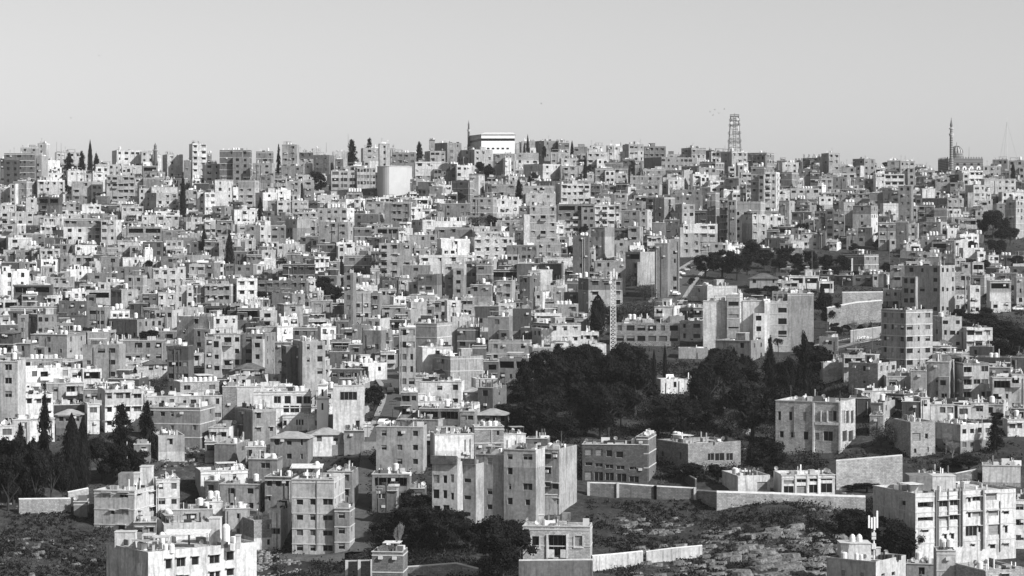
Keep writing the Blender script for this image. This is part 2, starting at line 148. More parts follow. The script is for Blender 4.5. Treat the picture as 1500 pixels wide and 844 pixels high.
# kind px base top width   (picture units)
TREES = """c 132 264 205 8;n 120 262 222 17;n 101 250 224 20;n 141 250 225 15;c 268 330 255 10;c 299 375 334 10;c 336 396 340 14;n 381 332 290 13;n 408 258 212 9;n 515 238 205 24
n 541 224 203 20;r 466 288 250 24;n 614 236 208 17;r 705 262 235 20;r 720 266 241 24;c 773 220 197 5;c 768 220 208 4;c 816 222 204 5;r 797 226 212 7;c 838 232 206 6;c 857 270 228 6
r 862 266 240 11;c 881 246 222 6;c 760 300 262 11;r 780 272 252 15;r 1298 250 236 12;c 1027 376 338 9;r 1033 407 372 34;r 1058 409 362 42;r 1095 402 350 36;r 1080 411 368 36
r 1187 402 366 26;r 1208 398 372 24;r 1237 402 372 26;r 1296 412 384 26;r 1455 350 303 36;r 1467 356 318 26;c 1484 268 238 7;r 475 442 402 28;r 492 443 420 26;r 382 446 424 26
c 500 406 378 6;r 528 410 392 22;o 876 492 432 28;r 1215 480 428 42;n 1178 612 488 32;n 1128 592 494 24;p 1140 522 490 20;c 105 720 606 34;c 121 720 611 24;n 65 705 578 30;r 20 740 636 52
r 52 744 642 46;r 0 730 650 50;n 178 668 592 46;n 215 672 588 38;r 150 708 640 52;r 186 712 648 44;n 1457 664 610 28;n 198 563 538 14;n 175 563 540 11;r 160 563 553 30;g 225 578 550 40;g 245 576 552 30
g 155 320 304 26;g 172 321 306 20;r 100 292 270 15;g 190 328 314 20;b 585 815 752 22;b 1250 492 462 18;b 1268 490 466 16;r 858 600 525 74;r 800 622 562 62;r 770 642 590 50;r 905 602 515 66
r 930 612 520 68;r 985 642 582 70;r 1034 622 526 52;u 1060 604 504 76;r 1102 642 556 76;r 1150 622 560 66;r 1188 604 562 50;r 850 664 592 84;r 902 674 590 84;r 952 664 586 74;r 1002 672 596 74
r 1052 664 568 84;r 1096 692 618 64;r 1122 704 640 54;r 880 642 558 66;r 822 652 606 60;r 922 562 500 54;r 858 534 502 44;r 1042 562 514 44;r 735 846 752 88;r 600 792 738 66;r 640 800 742 60
r 562 796 760 40;r 1250 792 742 54;r 1300 818 758 64;r 1275 802 750 54;r 1334 818 776 44;r 1010 706 676 44;r 1052 706 678 32;r 985 704 682 34;c 974 560 505 7;c 958 570 512 8;g 905 545 505 40;g 925 420 400 30
g 945 440 415 40;g 925 470 438 60;g 905 475 445 40;g 950 462 440 40;r 1345 448 428 30;g 1340 452 432 34;r 1435 485 455 50;r 1455 500 465 60;r 1480 505 475 54;r 1470 530 495 50;r 1440 470 450 30;r 1495 530 480 40
r 1220 480 472 22;r 1244 486 474 22;r 1266 486 474 20;r 1425 458 440 24;g 1412 440 425 16;r 1420 392 378 22;r 1435 394 384 18;r 1250 410 396 30;r 1170 402 386 30;r 1110 436 420 40;r 1130 434 418 28;g 700 330 316 30
g 720 332 318 30;g 560 300 288 40;g 590 300 288 40;g 620 300 290 30;r 670 300 280 22;r 555 375 358 12;g 385 372 352 22;r 100 470 455 36;g 380 415 400 20;r 1012 292 282 8;r 548 602 562 28
r 1130 470 455 20;r 10 520 505 22;r 140 520 500 26;r 205 655 640 20;g 1290 655 620 40;g 1325 650 610 30;b 1385 665 625 30;b 1395 672 640 30;r 1420 690 665 50;r 1395 690 670 40;r 1180 725 700 20
r 1430 600 588 18;g 1395 612 602 16;r 630 480 460 12;r 1270 720 706 40;r 1248 720 710 26;r 1225 390 378 20;r 442 650 630 24;r 415 640 610 20;r 1330 475 458 26;g 1240 628 585 16;r 655 592 566 40;r 770 592 556 50;r 745 620 590 40
r 790 560 538 40;g 810 545 525 34;r 1185 520 498 18
r 866 563 509 43;r 877 685 642 32;r 848 593 532 56;r 1025 646 588 43;n 768 590 527 46;r 876 664 619 50;r 1043 650 603 54;n 852 640 590 47;r 1005 680 635 41;r 1015 673 628 60;r 783 649 580 61;n 889 689 623 49;r 798 638 569 46;r 1178 596 554 40;r 1110 693 634 49;r 854 556 513 43;n 999 633 584 40;r 851 577 522 50;r 871 677 610 50;r 873 624 559 49;r 1008 692 638 59;r 804 578 510 59;n 1047 664 603 57;r 1109 664 612 48;r 1052 554 505 42;r 1038 631 584 60;r 855 570 510 27;r 1101 676 617 59;n 1026 667 608 57;r 798 649 604 52;r 824 600 535 51;r 914 558 505 49;r 898 582 525 61;r 922 693 639 55;r 1143 576 525 58;r 1005 602 584 55;r 910 627 557 55;n 817 564 505 53;r 870 671 619 56;n 1156 592 524 57;n 911 611 551 54;n 1152 602 543 28;r 798 642 573 47;r 894 551 508 36;r 1112 687 640 52;r 1191 559 505 61;r 1055 656 596 34;r 1060 676 627 50;r 864 595 534 61;r 1181 593 538 52;r 997 649 588 48;r 832 557 505 61;r 899 561 511 26;r 1099 569 520 46;r 1104 647 588 61;r 870 657 609 60;r 889 677 614 33;n 30 738 622 36;n 48 740 642 36;r 75 744 652 34;r 12 750 662 44;r 92 738 676 26;r 620 776 720 62;r 612 806 738 56;r 650 808 752 56;r 688 806 766 50;r 755 800 760 40;r 660 792 745 60;r 600 752 715 40;r 762 834 768 46;r 200 700 660 40;r 165 700 652 44;n 60 700 640 30;r 1440 345 312 26;r 1480 360 330 28;r 1460 385 350 30;r 1425 372 352 22;r 1492 400 372 26;r 1445 400 380 20;r 1175 345 325 20;r 1150 388 362 28;r 1165 395 370 26;r 1215 410 388 24;r 1250 372 356 18;r 1100 385 355 30;r 1120 395 368 30;r 1140 400 376 26;r 1320 415 398 18;r 1375 445 428 18;r 1405 470 450 22;r 1415 490 470 24;r 1450 445 428 24;r 1380 520 505 16;c 1045 575 520 9;c 1015 600 548 10;c 1160 600 540 14;c 925 560 508 10;c 1075 560 508 12;r 1475 410 392 30;r 1490 440 415 26;n 1300 560 540 12;r 1240 600 580 20;r 1330 590 574 16;r 1475 590 572 18;r 1460 620 602 20;c 324 510 493 6;g 62 297 281 14;r 917 380 364 17;r 1283 365 350 18;c 743 384 363 8;r 162 328 310 18;r 1186 289 279 11;g 711 429 407 27;c 867 401 388 5;c 277 506 483 8;r 835 376 360 14;c 1092 287 272 5;g 510 428 409 16;r 214 398 381 20;r 1225 497 476 19;r 17 350 337 12;c 426 443 426 7;r 566 304 290 13;r 1096 339 328 10;r 243 374 360 14;c 582 282 272 3;g 136 283 273 10;r 219 503 482 27;r 90 266 256 11;r 172 339 325 10;r 1195 316 299 20;r 1242 470 447 20;g 1386 375 363 11;r 1160 465 447 20;c 647 294 281 5;r 129 501 479 22;r 72 274 264 11;r 1012 419 406 15;g 754 514 489 25;g 1008 313 301 11;r 743 312 300 15;r 1062 501 474 29;c 113 370 351 7;r 1216 395 376 21;r 423 480 463 16;r 836 499 481 19;c 1204 438 415 9;c 508 436 416 7;r 611 388 371 15;r 98 451 434 19;r 893 474 449 30;r 721 333 315 16;r 351 325 311 13;r 1162 415 394 22;r 151 290 280 12;r 1420 499 475 19;r 273 330 318 14;g 1294 500 484 15;r 1402 279 264 17;r 934 356 338 21;r 857 344 330 17;g 94 494 468 25;r 228 327 314 15;r 93 399 386 12;c 284 505 490 6"""
LANDMARKS = [(132,235,'the tall ridge cypress'),(227,225,'the small round turret'),(292,225,'the tall white ridge tower'),(343,230,'the dark bulky ridge flats'),(515,222,'the bushy ridge conifer'),
(573,262,'the curved white hall'),(720,212,'the striped white hall'),(815,215,'the ridge cypresses'),(935,220,'the white windowed ridge block'),(1076,195,'the steel lattice tower'),(1222,240,'the lone ridge block'),
(1330,245,'the strip windowed ridge block'),(1405,240,'the domed mosque'),(1480,250,'the thin guyed mast'),(30,245,'the banded ridge flats'),(120,285,'the ridge fir clump'),(266,290,'the dark side cypress'),
(336,368,'the blackest cypress'),(299,352,'the slim leaning cypress'),(70,385,'the sheds of the west quarter'),(160,320,'the grey bushes'),(128,420,'the arched stone house'),(40,410,'the white strip windowed block'),
(303,480,'the white five window block'),(365,410,'the arch marked white facade'),(480,422,'the dark tree pair'),(565,370,'the balconied cream flats'),(625,490,'the strip windowed office'),(700,360,'the wide white roofed row'),
(795,325,'the banded tower flats'),(876,462,'the egg shaped tree'),(898,455,'the white lattice crane'),(1027,357,'the corner cypress'),(1075,385,'the black pine clump'),(990,415,'the car lined street'),
(1110,465,'the big windowless hall'),(1330,500,'the corner flats by the plaza'),(1265,315,'the big white cube block'),(1455,330,'the dark eastern trees'),(1360,420,'the tall eastern flats'),(1215,450,'the shade tree'),
(1178,550,'the tall spruce'),(13,570,'the tall edge block'),(105,660,'the twin fat cypresses'),(178,630,'the dark fir'),(210,600,'the white four window block'),(473,580,'the slender white minaret'),(575,600,'the main road'),
(650,570,'the villa above the wood'),(700,610,'the pyramid roofed pavilion'),(900,600,'the black pine wood'),(1195,630,'the arcaded stone villa'),(1420,560,'the bay fronted flats'),(1457,635,'the monkey tail pine'),
(270,800,'the nearest roof terrace'),(465,750,'the four floor flats above the truck'),(735,710,'the rounded flats row'),(900,675,'the dark brick flats'),(1020,680,'the garden house'),(815,790,'the porch bungalow'),
(1270,695,'the blank block wall'),(1410,760,'the long pipe hung flats'),(1268,820,'the antenna topped house'),(200,740,'the tin eaved house')]
# ---------------------------------------------------------------- terrain
GC = [-200, 0, 150, 300, 470, 560, 700, 820, 1000, 1150, 1300, 1420, 1600]
GY = [380, 420, 450, 480, 510, 550, 600, 700, 770, 900, 960, 1120, 1200, 1260]
GT = [[960,880,800,745,690,622,580,515,465,405,375,312,275,262],
[960,880,800,745,690,622,580,515,465,405,375,312,275,262],
[960,895,820,760,700,630,580,512,465,403,372,308,270,258],
[980,920,880,800,720,640,585,510,462,400,370,305,266,252],
[980,900,850,806,715,640,580,508,460,400,368,303,262,248],
[960,890,840,790,710,630,570,500,455,398,366,300,258,244],
[950,880,830,780,715,640,575,500,455,395,362,296,252,238],
[940,860,820,765,712,650,585,505,455,395,362,296,250,236],
[960,890,830,770,715,655,590,505,450,395,362,298,252,238],
[970,900,830,745,715,660,600,508,450,398,364,300,256,242],
[980,930,870,790,712,640,560,495,450,400,366,304,262,248],
[990,930,870,812,700,640,570,500,455,405,372,310,266,252],
[990,930,870,812,700,640,570,500,455,405,372,310,266,252]]
# heights in metres relative to the eye
ZT = [[-(g-EY)/F*y for g, y in zip(row, GY)] for row in GT]
GY2 = [0, 120, 300] + GY + [1330, 1500, 2200, 6000]
ZT = [[-82, -86, r[0]-7] + r + [r[-1]-2, r[-1]-14, r[-1]-80, r[-1]-260] for r in ZT]
from bisect import bisect_right
def terr(px, Y):
    px = min(max(px, GC[0]), GC[-1]-.01); Y = min(max(Y, 0), 5999)
    i = bisect_right(GC, px)-1; a = (px-GC[i])/(GC[i+1]-GC[i]); a = a*a*(3-2*a)
    j = bisect_right(GY2, Y)-1; b = (Y-GY2[j])/(GY2[j+1]-GY2[j])
    r0, r1 = ZT[i], ZT[i+1]
    return (r0[j]*(1-b)+r0[j+1]*b)*(1-a) + (r1[j]*(1-b)+r1[j+1]*b)*a
def tz(X, Y): return terr(750+F*X/max(Y, 60), Y)
def gpy(px, Y): return EY - terr(px, Y)*F/Y
def at(px, py, lo=380, hi=1262):             # ground point seen at a picture point
    a, b = lo, hi                              # ground rows fall steadily with distance
    for _ in range(12):
        Y = (a+b)/2
        if gpy(px, Y) < py: b = Y
        else: a = Y
    return Vector(((px-750)/F*Y, Y, terr(px, Y)))
# ---------------------------------------------------------------- materials
def principled(name, val, rough=.85, noise=None, bump=None, spec=.25, metallic=0, streak=0, lo=.7, hi=1.15):
    m = bpy.data.materials.new(name); m.use_nodes = True; t = m.node_tree; b = t.nodes['Principled BSDF']
    b.inputs['Base Color'].default_value = (val, val, val, 1); b.inputs['Roughness'].default_value = rough
    b.inputs['Specular IOR Level'].default_value = spec; b.inputs['Metallic'].default_value = metallic
    if noise or bump or streak:
        tc = t.nodes.new('ShaderNodeTexCoord'); oi = t.nodes.new('ShaderNodeObjectInfo')
        ad = t.nodes.new('ShaderNodeVectorMath'); ad.operation = 'MULTIPLY_ADD'
        ad.inputs[1].default_value = (1, 1, 1); t.links.new(tc.outputs['Object'], ad.inputs[0])
        sc = t.nodes.new('ShaderNodeMath'); sc.operation = 'MULTIPLY'; sc.inputs[1].default_value = 173; t.links.new(oi.outputs['Random'], sc.inputs[0]); t.links.new(sc.outputs[0], ad.inputs[2])
        last = None
        def layer(scale, vscale, a, c, lo_, hi_, detail=4):
            nonlocal last
            mp = t.nodes.new('ShaderNodeMapping'); mp.inputs['Scale'].default_value = vscale; t.links.new(ad.outputs[0], mp.inputs[0])
            n = t.nodes.new('ShaderNodeTexNoise'); n.inputs['Scale'].default_value = scale; n.inputs['Detail'].default_value = detail; n.inputs['Roughness'].default_value = .65
            t.links.new(mp.outputs[0], n.inputs[0])
            r = t.nodes.new('ShaderNodeMapRange'); r.inputs[1].default_value = a; r.inputs[2].default_value = c; r.inputs[3].default_value = lo_; r.inputs[4].default_value = hi_
            t.links.new(n.outputs[0], r.inputs[0])
            if last is None: last = r.outputs[0]
            else:
                mu = t.nodes.new('ShaderNodeMath'); mu.operation = 'MULTIPLY'; t.links.new(last, mu.inputs[0]); t.links.new(r.outputs[0], mu.inputs[1]); last = mu.outputs[0]
            return n
        if noise:
            for sc_ in noise: layer(sc_, (1, 1, 1), .32, .68, lo, hi)
        if streak: layer(1.6, (1, 1, .1), .48, .75, 1.0, 1-streak)
        if last is not None:
            mu = t.nodes.new('ShaderNodeMath'); mu.operation = 'MULTIPLY'; mu.inputs[1].default_value = val; t.links.new(last, mu.inputs[0])
            t.links.new(mu.outputs[0], b.inputs['Base Color'])
        if bump:
            n = t.nodes.new('ShaderNodeTexNoise'); n.inputs['Scale'].default_value = bump[0]; n.inputs['Detail'].default_value = 5; t.links.new(ad.outputs[0], n.inputs[0])
            bp = t.nodes.new('ShaderNodeBump'); bp.inputs['Distance'].default_value = bump[1]; bp.inputs['Strength'].default_value = bump[2]
            t.links.new(n.outputs[0], bp.inputs['Height']); t.links.new(bp.outputs[0], b.inputs['Normal'])
    return m
def stone(name, val, var=.35):
    m = principled(name, val, .9, noise=[.35, 3.0], streak=.3, lo=.75, hi=1.12)
    t = m.node_tree; b = t.nodes['Principled BSDF']
    tc = t.nodes.new('ShaderNodeTexCoord'); sp = t.nodes.new('ShaderNodeSeparateXYZ'); t.links.new(tc.outputs['Object'], sp.inputs[0])
    ad = t.nodes.new('ShaderNodeMath'); t.links.new(sp.outputs[0], ad.inputs[0]); t.links.new(sp.outputs[1], ad.inputs[1])
    cb = t.nodes.new('ShaderNodeCombineXYZ'); t.links.new(ad.outputs[0], cb.inputs[0]); t.links.new(sp.outputs[2], cb.inputs[1])
    br = t.nodes.new('ShaderNodeTexBrick'); br.inputs['Scale'].default_value = 1; br.inputs['Brick Width'].default_value = .62; br.inputs['Row Height'].default_value = .32
    br.inputs['Mortar Size'].default_value = .022; br.inputs['Color1'].default_value = (1, 1, 1, 1); br.inputs['Color2'].default_value = (1-var,)*3+(1,); br.inputs['Mortar'].default_value = (.45, .45, .45, 1)
    t.links.new(cb.outputs[0], br.inputs[0])
    src = b.inputs['Base Color'].links[0].from_socket
    mu = t.nodes.new('ShaderNodeVectorMath'); mu.operation = 'MULTIPLY'; t.links.new(src, mu.inputs[0]); t.links.new(br.outputs[0], mu.inputs[1]); t.links.new(mu.outputs[0], b.inputs['Base Color'])
    bp = t.nodes.new('ShaderNodeBump'); bp.inputs['Distance'].default_value = .05; bp.inputs['Strength'].default_value = .6
    t.links.new(br.outputs[0], bp.inputs['Height']); t.links.new(bp.outputs[0], b.inputs['Normal'])
    return m
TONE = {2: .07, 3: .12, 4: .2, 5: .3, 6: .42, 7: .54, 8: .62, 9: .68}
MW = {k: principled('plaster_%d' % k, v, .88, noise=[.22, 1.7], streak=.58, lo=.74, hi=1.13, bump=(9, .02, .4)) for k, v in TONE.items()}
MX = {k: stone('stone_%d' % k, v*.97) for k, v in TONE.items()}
M = dict(
 reveal=principled('reveal', .3), deck=principled('roof_deck', .42, .9, noise=[.3, 2.2], lo=.6, hi=1.2), glass=principled('window_glass', .012, .3, spec=.15),
 curtain=principled('curtained_glass', .085, .4, spec=.2), interior=principled('painted_dark_interior', .02, .9), frame=principled('window_frame', .3, .6), shutter=principled('shutter', .22, .7, noise=[2.0]), slab=principled('concrete_trim', .45, .85, noise=[.8], lo=.75),
 tank=principled('white_tank', .62, .45, noise=[1.2], lo=.85, hi=1.05), tank_grey=principled('steel_tank', .45, .4, noise=[1.0], metallic=.3), metal=principled('dark_metal', .12, .5), pale_metal=principled('pale_metal', .62, .45, noise=[2]),
 tin=principled('tin_sheet', .3, .55, noise=[.7], lo=.6), leaf=principled('foliage', .013, .9, noise=[3.0], lo=.6, hi=1.5, spec=.03), leaf_grey=principled('grey_foliage', .045, .85, noise=[2.0], lo=.6, hi=1.4, spec=.1),
 bark=principled('bark', .035, .9, noise=[4]), twig=principled('pale_twig', .2, .9), asphalt=principled('asphalt', .06, .85, noise=[.6, 4], lo=.8, hi=1.25), paving=principled('paving', .3, .9, noise=[.6, 3], lo=.75), kerb=principled('kerb', .26, .85, noise=[1]),
 paint=principled('line_paint', .75, .7), car_white=principled('car_white', .72, .3, spec=.5), car_dark=principled('car_dark', .05, .3, spec=.5), car_grey=principled('car_grey', .3, .3, spec=.5), tyre=principled('tyre', .02, .9), rubble=principled('rubble', .24, .95, noise=[1.5], lo=.5, hi=1.2),
 rock=principled('limestone_rock', .17, .95, noise=[.5, 2.5], lo=.4, hi=1.3, bump=(2.5, .25, .8)), black=principled('black_tank', .03, .5), drape=principled('cloth', .5, .9), roof_dark=principled('dark_roof', .09, .8, noise=[.6, 3], lo=.6, hi=1.4), white=principled('white_paint', .8, .6, noise=[.5], lo=.93, hi=1.02))
MATS = list(M.items())
# ---------------------------------------------------------------- mesh builder
class MB:
    def __init__(s): s.v = []; s.f = []; s.m = []; s.mats = []
    def mi(s, mat):
        if mat not in s.mats: s.mats.append(mat)
        return s.mats.index(mat)
    def face(s, pts, mat):
        n = len(s.v); s.v.extend(tuple(p) for p in pts); s.f.append(tuple(range(n, n+len(pts)))); s.m.append(s.mi(mat))
    def add(s, verts, faces, mat):
        n = len(s.v); s.v.extend(tuple(p) for p in verts); k = s.mi(mat)
        for f in faces: s.f.append(tuple(i+n for i in f)); s.m.append(k)
    def box(s, x0, x1, y0, y1, z0, z1, mat, bottom=True):
        v = [(x0,y0,z0),(x1,y0,z0),(x1,y1,z0),(x0,y1,z0),(x0,y0,z1),(x1,y0,z1),(x1,y1,z1),(x0,y1,z1)]
        f = [(0,1,5,4),(1,2,6,5),(2,3,7,6),(3,0,4,7),(4,5,6,7)] + ([(3,2,1,0)] if bottom else [])
        s.add(v, f, mat)
    def cyl(s, x, y, z0, z1, r0, r1, mat, n=10, cap=True, dome=0):
        v = []; f = []
        rings = [(z0, r0), (z1, r1)]
        if dome: rings += [(z1+dome*.6, r1*.75), (z1+dome, r1*.25)]
        for z, r in rings:
            for i in range(n): a = 2*math.pi*i/n; v.append((x+r*math.cos(a), y+r*math.sin(a), z))
        for k in range(len(rings)-1):
            for i in range(n): j = (i+1) % n; f.append((k*n+i, k*n+j, (k+1)*n+j, (k+1)*n+i))
        if cap: f.append(tuple((len(rings)-1)*n+i for i in range(n)))
        s.add(v, f, mat)
    def bar(s, p, q, r, mat, n=4, r2=None):
        p, q = Vector(p), Vector(q); d = q-p
        if d.length < 1e-6: return
        a = d.orthogonal().normalized(); b = d.normalized().cross(a); v = []
        r2 = r if r2 is None else r2
        for c, rr in ((p, r), (q, r2)):
            for i in range(n): t = 2*math.pi*(i+.5)/n; v.append(c+a*rr*math.cos(t)+b*rr*math.sin(t))
        f = [(i, (i+1) % n, n+(i+1) % n, n+i) for i in range(n)] + [tuple(range(n-1, -1, -1)), tuple(range(n, 2*n))]
        s.add(v, f, mat)
    def mesh(s, name, smooth=False):
        me = bpy.data.meshes.new(name); me.from_pydata(s.v, [], s.f)
        for m in s.mats: me.materials.append(m)
        me.polygons.foreach_set('material_index', s.m)
        if smooth: me.polygons.foreach_set('use_smooth', [True]*len(s.f))
        me.update(); return me
    def append(s, o, mat4):
        n = len(s.v); s.v.extend(tuple(mat4 @ Vector(p)) for p in o.v); mp = [s.mi(m) for m in o.mats]
        for f, k in zip(o.f, o.m): s.f.append(tuple(i+n for i in f)); s.m.append(mp[k])
def link(name, me, parent=None, mat4=None):
    o = bpy.data.objects.new(name, me); COL.objects.link(o)
    if parent is not None: o.parent = parent
    if mat4 is not None: o.matrix_local = mat4
    return o
def tag(o, label=None, cat=None, group=None, kind=None):
    if label: o['label'] = label
    if cat: o['category'] = cat
    if group: o['group'] = group
    if kind: o['kind'] = kind
    return o
def thing(name, loc, rz=0, label=None, cat=None, group=None):
    o = bpy.data.objects.new(name, None); COL.objects.link(o); o.location = loc; o.rotation_euler = (0, 0, rz); o.empty_display_size = .1
    return tag(o, label, cat, group)
# ---------------------------------------------------------------- terrain mesh
def make_terrain():
    cols = [-9000, -5000, -3000, -1800, -1000, -600] + list(range(-300, 1801, 12)) + [2100, 2500, 3300, 4500, 7000, 10500]
    rows = [20, 60, 120, 200, 280, 340] + list(np.arange(372, 540, 2.0)) + list(range(540, 1280, 6)) + [1330, 1400, 1500, 1750, 2200, 3200, 4500, 5990, 12000]
    v = []; f = []; rr = random.Random(3)
    from mathutils import noise
    for Y in rows:
        for px in cols:
            X = (px-750)/F*Y; z = terr(px, min(Y, 5999)) if Y < 6000 else -300
            if 380 < Y < 560: z += .5*noise.noise((X*.12, Y*.12, 0)) + .25*noise.noise((X*.4, Y*.4, 5))
            v.append((X, Y, z))
    n = len(cols)
    for j in range(len(rows)-1):
        for i in range(n-1): a = j*n+i; f.append((a, a+1, a+n+1, a+n))
    me = bpy.data.meshes.new('ground'); me.from_pydata(v, [], f); me.polygons.foreach_set('use_smooth', [True]*len(f))
    m = principled('hillside_soil', .032, .95, noise=[.06, .5, 2.5], lo=.45, hi=1.5, bump=(1.2, .4, .8)); me.materials.append(m)
    return tag(link('ground', me), kind='structure')
make_terrain()
# ---------------------------------------------------------------- buildings
def wallface(mb, P0, u, W, z0, z1, ops, mat, mrev, split=None, mat2=None):
    """wall sheet from P0 along unit u, with real openings (u0,u1,za,zb,depth)"""
    P0 = Vector((P0[0], P0[1], 0)); u = Vector((u[0], u[1], 0)); n = Vector((u.y, -u.x, 0))
    ok = []
    for o in ops:
        a, b, c, d, dep = o
        a = max(a, .12); b = min(b, W-.12); c = max(c, z0+.12); d = min(d, z1-.15)
        if b-a < .25 or d-c < .25: continue
        if any(not (b <= q[0] or a >= q[1] or d <= q[2] or c >= q[3]) for q in ok): continue
        ok.append((a, b, c, d, dep))
    us = sorted({0, W} | {o[0] for o in ok} | {o[1] for o in ok}); zs = sorted({z0, z1} | {o[2] for o in ok} | {o[3] for o in ok})
    if split and z0 < split < z1 and not any(o[2] < split < o[3] for o in ok): zs = sorted(set(zs) | {split})
    P = lambda a, z, dep=0: P0+u*a-n*dep+Vector((0, 0, z))
    for j in range(len(zs)-1):
        zc = (zs[j]+zs[j+1])/2; run = None; mt = mat2 if (split and zc > split) else mat
        for i in range(len(us)-1):
            uc = (us[i]+us[i+1])/2; hole = any(o[0] < uc < o[1] and o[2] < zc < o[3] for o in ok)
            if not hole and run is None: run = us[i]
            if hole and run is not None:
                mb.face([P(run, zs[j]), P(us[i], zs[j]), P(us[i], zs[j+1]), P(run, zs[j+1])], mt); run = None
        if run is not None: mb.face([P(run, zs[j]), P(W, zs[j]), P(W, zs[j+1]), P(run, zs[j+1])], mt)
    for a, b, c, d, dep in ok:
        mb.face([P(a, c), P(a, c, dep), P(a, d, dep), P(a, d)], mrev); mb.face([P(b, c, dep), P(b, c), P(b, d), P(b, d, dep)], mrev)
        mb.face([P(a, d, dep), P(b, d, dep), P(b, d), P(a, d)], mrev); mb.face([P(a, c), P(b, c), P(b, c, dep), P(a, c, dep)], mrev)
    return ok
CACHE = {}
def unit(key, fn):
    if key not in CACHE:
        mb = fn(); CACHE[key] = [mb, None]
    return CACHE[key]
def win_mb(w, h, style):
    mb = MB(); x = w/2; z = h/2
    g = {0: M['glass'], 1: M['curtain'], 2: M['shutter'], 3: M['interior'], 4: M['glass']}[style]
    if style == 4: mb.box(-x+.02, x-.02, -.03, .012, z*.1, z-.02, M['shutter'])
    mb.face([(-x, .02, -z), (x, .02, -z), (x, .02, z), (-x, .02, z)], g)
    if style == 2: 
        for k in range(3): mb.box(-x+.05, x-.05, -.02, .015, -z+.1+k*h/3, -z+.16+k*h/3, M['frame'])
    return mb
def frame_mb(w, h):
    mb = MB(); x = w/2; z = h/2; t = .07
    for a in ((-x, -x+t, -z, z), (x-t, x, -z, z), (-x+t, x-t, -z, -z+t), (-x+t, x-t, z-t, z)): mb.box(a[0], a[1], -.04, .016, a[2], a[3], M['frame'])
    k = max(1, int(w/.85))
    for i in range(1, k): mb.box(-x+w*i/k-.03, -x+w*i/k+.03, -.035, .015, -z+t, z-t, M['frame'])
    return mb
def tank_mb(kind):
    mb = MB()
    if kind == 0: mb.cyl(0, 0, .25, 1.45, .58, .58, M['tank'], 12, dome=.22); mb.box(-.5, .5, -.5, .5, 0, .25, M['metal'])
    elif kind == 1: mb.box(-.6, .6, -.6, .6, .3, 1.5, M['tank_grey']); mb.box(-.62, .62, -.62, .62, 0, .28, M['metal'])
    elif kind == 2: mb.cyl(0, 0, .9, 2.3, .62, .62, M['tank'], 12, dome=.25); [mb.bar((sx*.5, sy*.5, 0), (sx*.5, sy*.5, .9), .05, M['metal']) for sx in (-1, 1) for sy in (-1, 1)]; mb.box(-.6, .6, -.6, .6, .86, .93, M['metal'])
    else: mb.cyl(0, 0, 0, .85, .42, .42, M['black'], 10, dome=.1)
    return mb
def dish_mb():
    mb = MB(); n = 10; v = [(0, .12, 1.1)]; 
    for i in range(n): a = 2*math.pi*i/n; v.append((.48*math.cos(a), -.06+.3*math.sin(a)*.4, 1.1+.45*math.sin(a)))
    f = [(0, 1+i, 1+(i+1) % n) for i in range(n)]+[(0, 1+(i+1) % n, 1+i) for i in range(n)]
    mb.add(v, f, M['pale_metal']); mb.bar((0, .14, 0), (0, .14, 1.1), .035, M['metal']); mb.bar((0, .1, .95), (0, -.4, 1.0), .02, M['metal'])
    return mb
def pole_mb(h):
    mb = MB(); mb.bar((0, 0, 0), (0, 0, h), .04, M['metal'])
    for k in range(3): mb.bar((-.5+.1*k, 0, h-.2-.3*k), (.5-.1*k, 0, h-.2-.3*k), .02, M['metal'])
    return mb
def project_setup(x0, xc, x1, Yc, th):
    Cx = (xc-750)/F*Yc; c, s = math.cos(th), math.sin(th); u0 = (x0-750)/F; u1 = (x1-750)/F
    L = (Cx-u0*Yc)/(c+u0*s); d = s-u1*c; Rr = (u1*Yc-Cx)/d if d > .02 else 1e9
    return Cx, L, Rr
def solve(e):
    x0, xc, x1, yt, n = e['x0'], e['xc'], e['x1'], e['yt'], e['n']
    if e['src'] == 'survey' and not e['win'] and yt < 500 and 1.9 < n < 5.3: n *= .82
    pc = xc if xc else (x0+x1)/2
    Y = 1262.0
    while Y > 385 and gpy(pc, Y)-yt < n*3.15*F/Y: Y -= 1.5
    for q in e['fl']:
        if q[0] == 'Y': Y = float(q[1:])
    e['Y'] = Y; e['gpy'] = gpy(pc, Y); rr = random.Random(int(x0*7+yt*131))
    if xc:
        best = None
        for k in range(6, 85, 2):
            Cx, L, Rr = project_setup(x0, xc, x1, Y, R(k))
            if L <= 0 or Rr > 60 or Rr <= 0: continue
            cst = math.log(L/12)**2+math.log(Rr/12)**2
            if best is None or cst < best[0]: best = (cst, k, Cx, L, Rr)
        if best is None: xc = 0
        else: e['th'] = R(best[1]); e['C'] = (best[2], Y); e['L'] = best[3]; e['R'] = max(best[4], 6)
    if not xc:
        base = math.atan((x1-750)/F)
        th = base + R({9: -16, 8: -13, 7: -9, 6: -5, 5: -1, 4: 3, 3: 5, 2: 6}[e['tone']] + rr.uniform(-3, 3))
        for q in e['fl']:
            if q[0] == 'O': th = R(float(q[1:]))
        c, s = math.cos(th), math.sin(th); Cx = (x1-750)/F*Y; u0 = (x0-750)/F
        L = (Cx-u0*Y)/(c+u0*s); e['th'] = th; e['C'] = (Cx, Y); e['L'] = max(L, .8); e['R'] = min(12, max(5, e['L']*.8)); e['xc'] = 0
    # ground under the four corners
    C = Vector((e['C'][0], Y)); a = Vector((-math.cos(e['th']), math.sin(e['th']))); b = Vector((math.sin(e['th']), math.cos(e['th'])))
    pts = [C, C+a*e['L'], C+b*e['R'], C+a*e['L']+b*e['R']]
    e['zb'] = min(tz(p.x, p.y) for p in pts)-.6; e['zt'] = -(yt-EY)/F*Y
    e['zg'] = tz(C.x, C.y)
    if e['zt']-e['zg'] < 2.6: e['zt'] = e['zg']+2.6
    return e
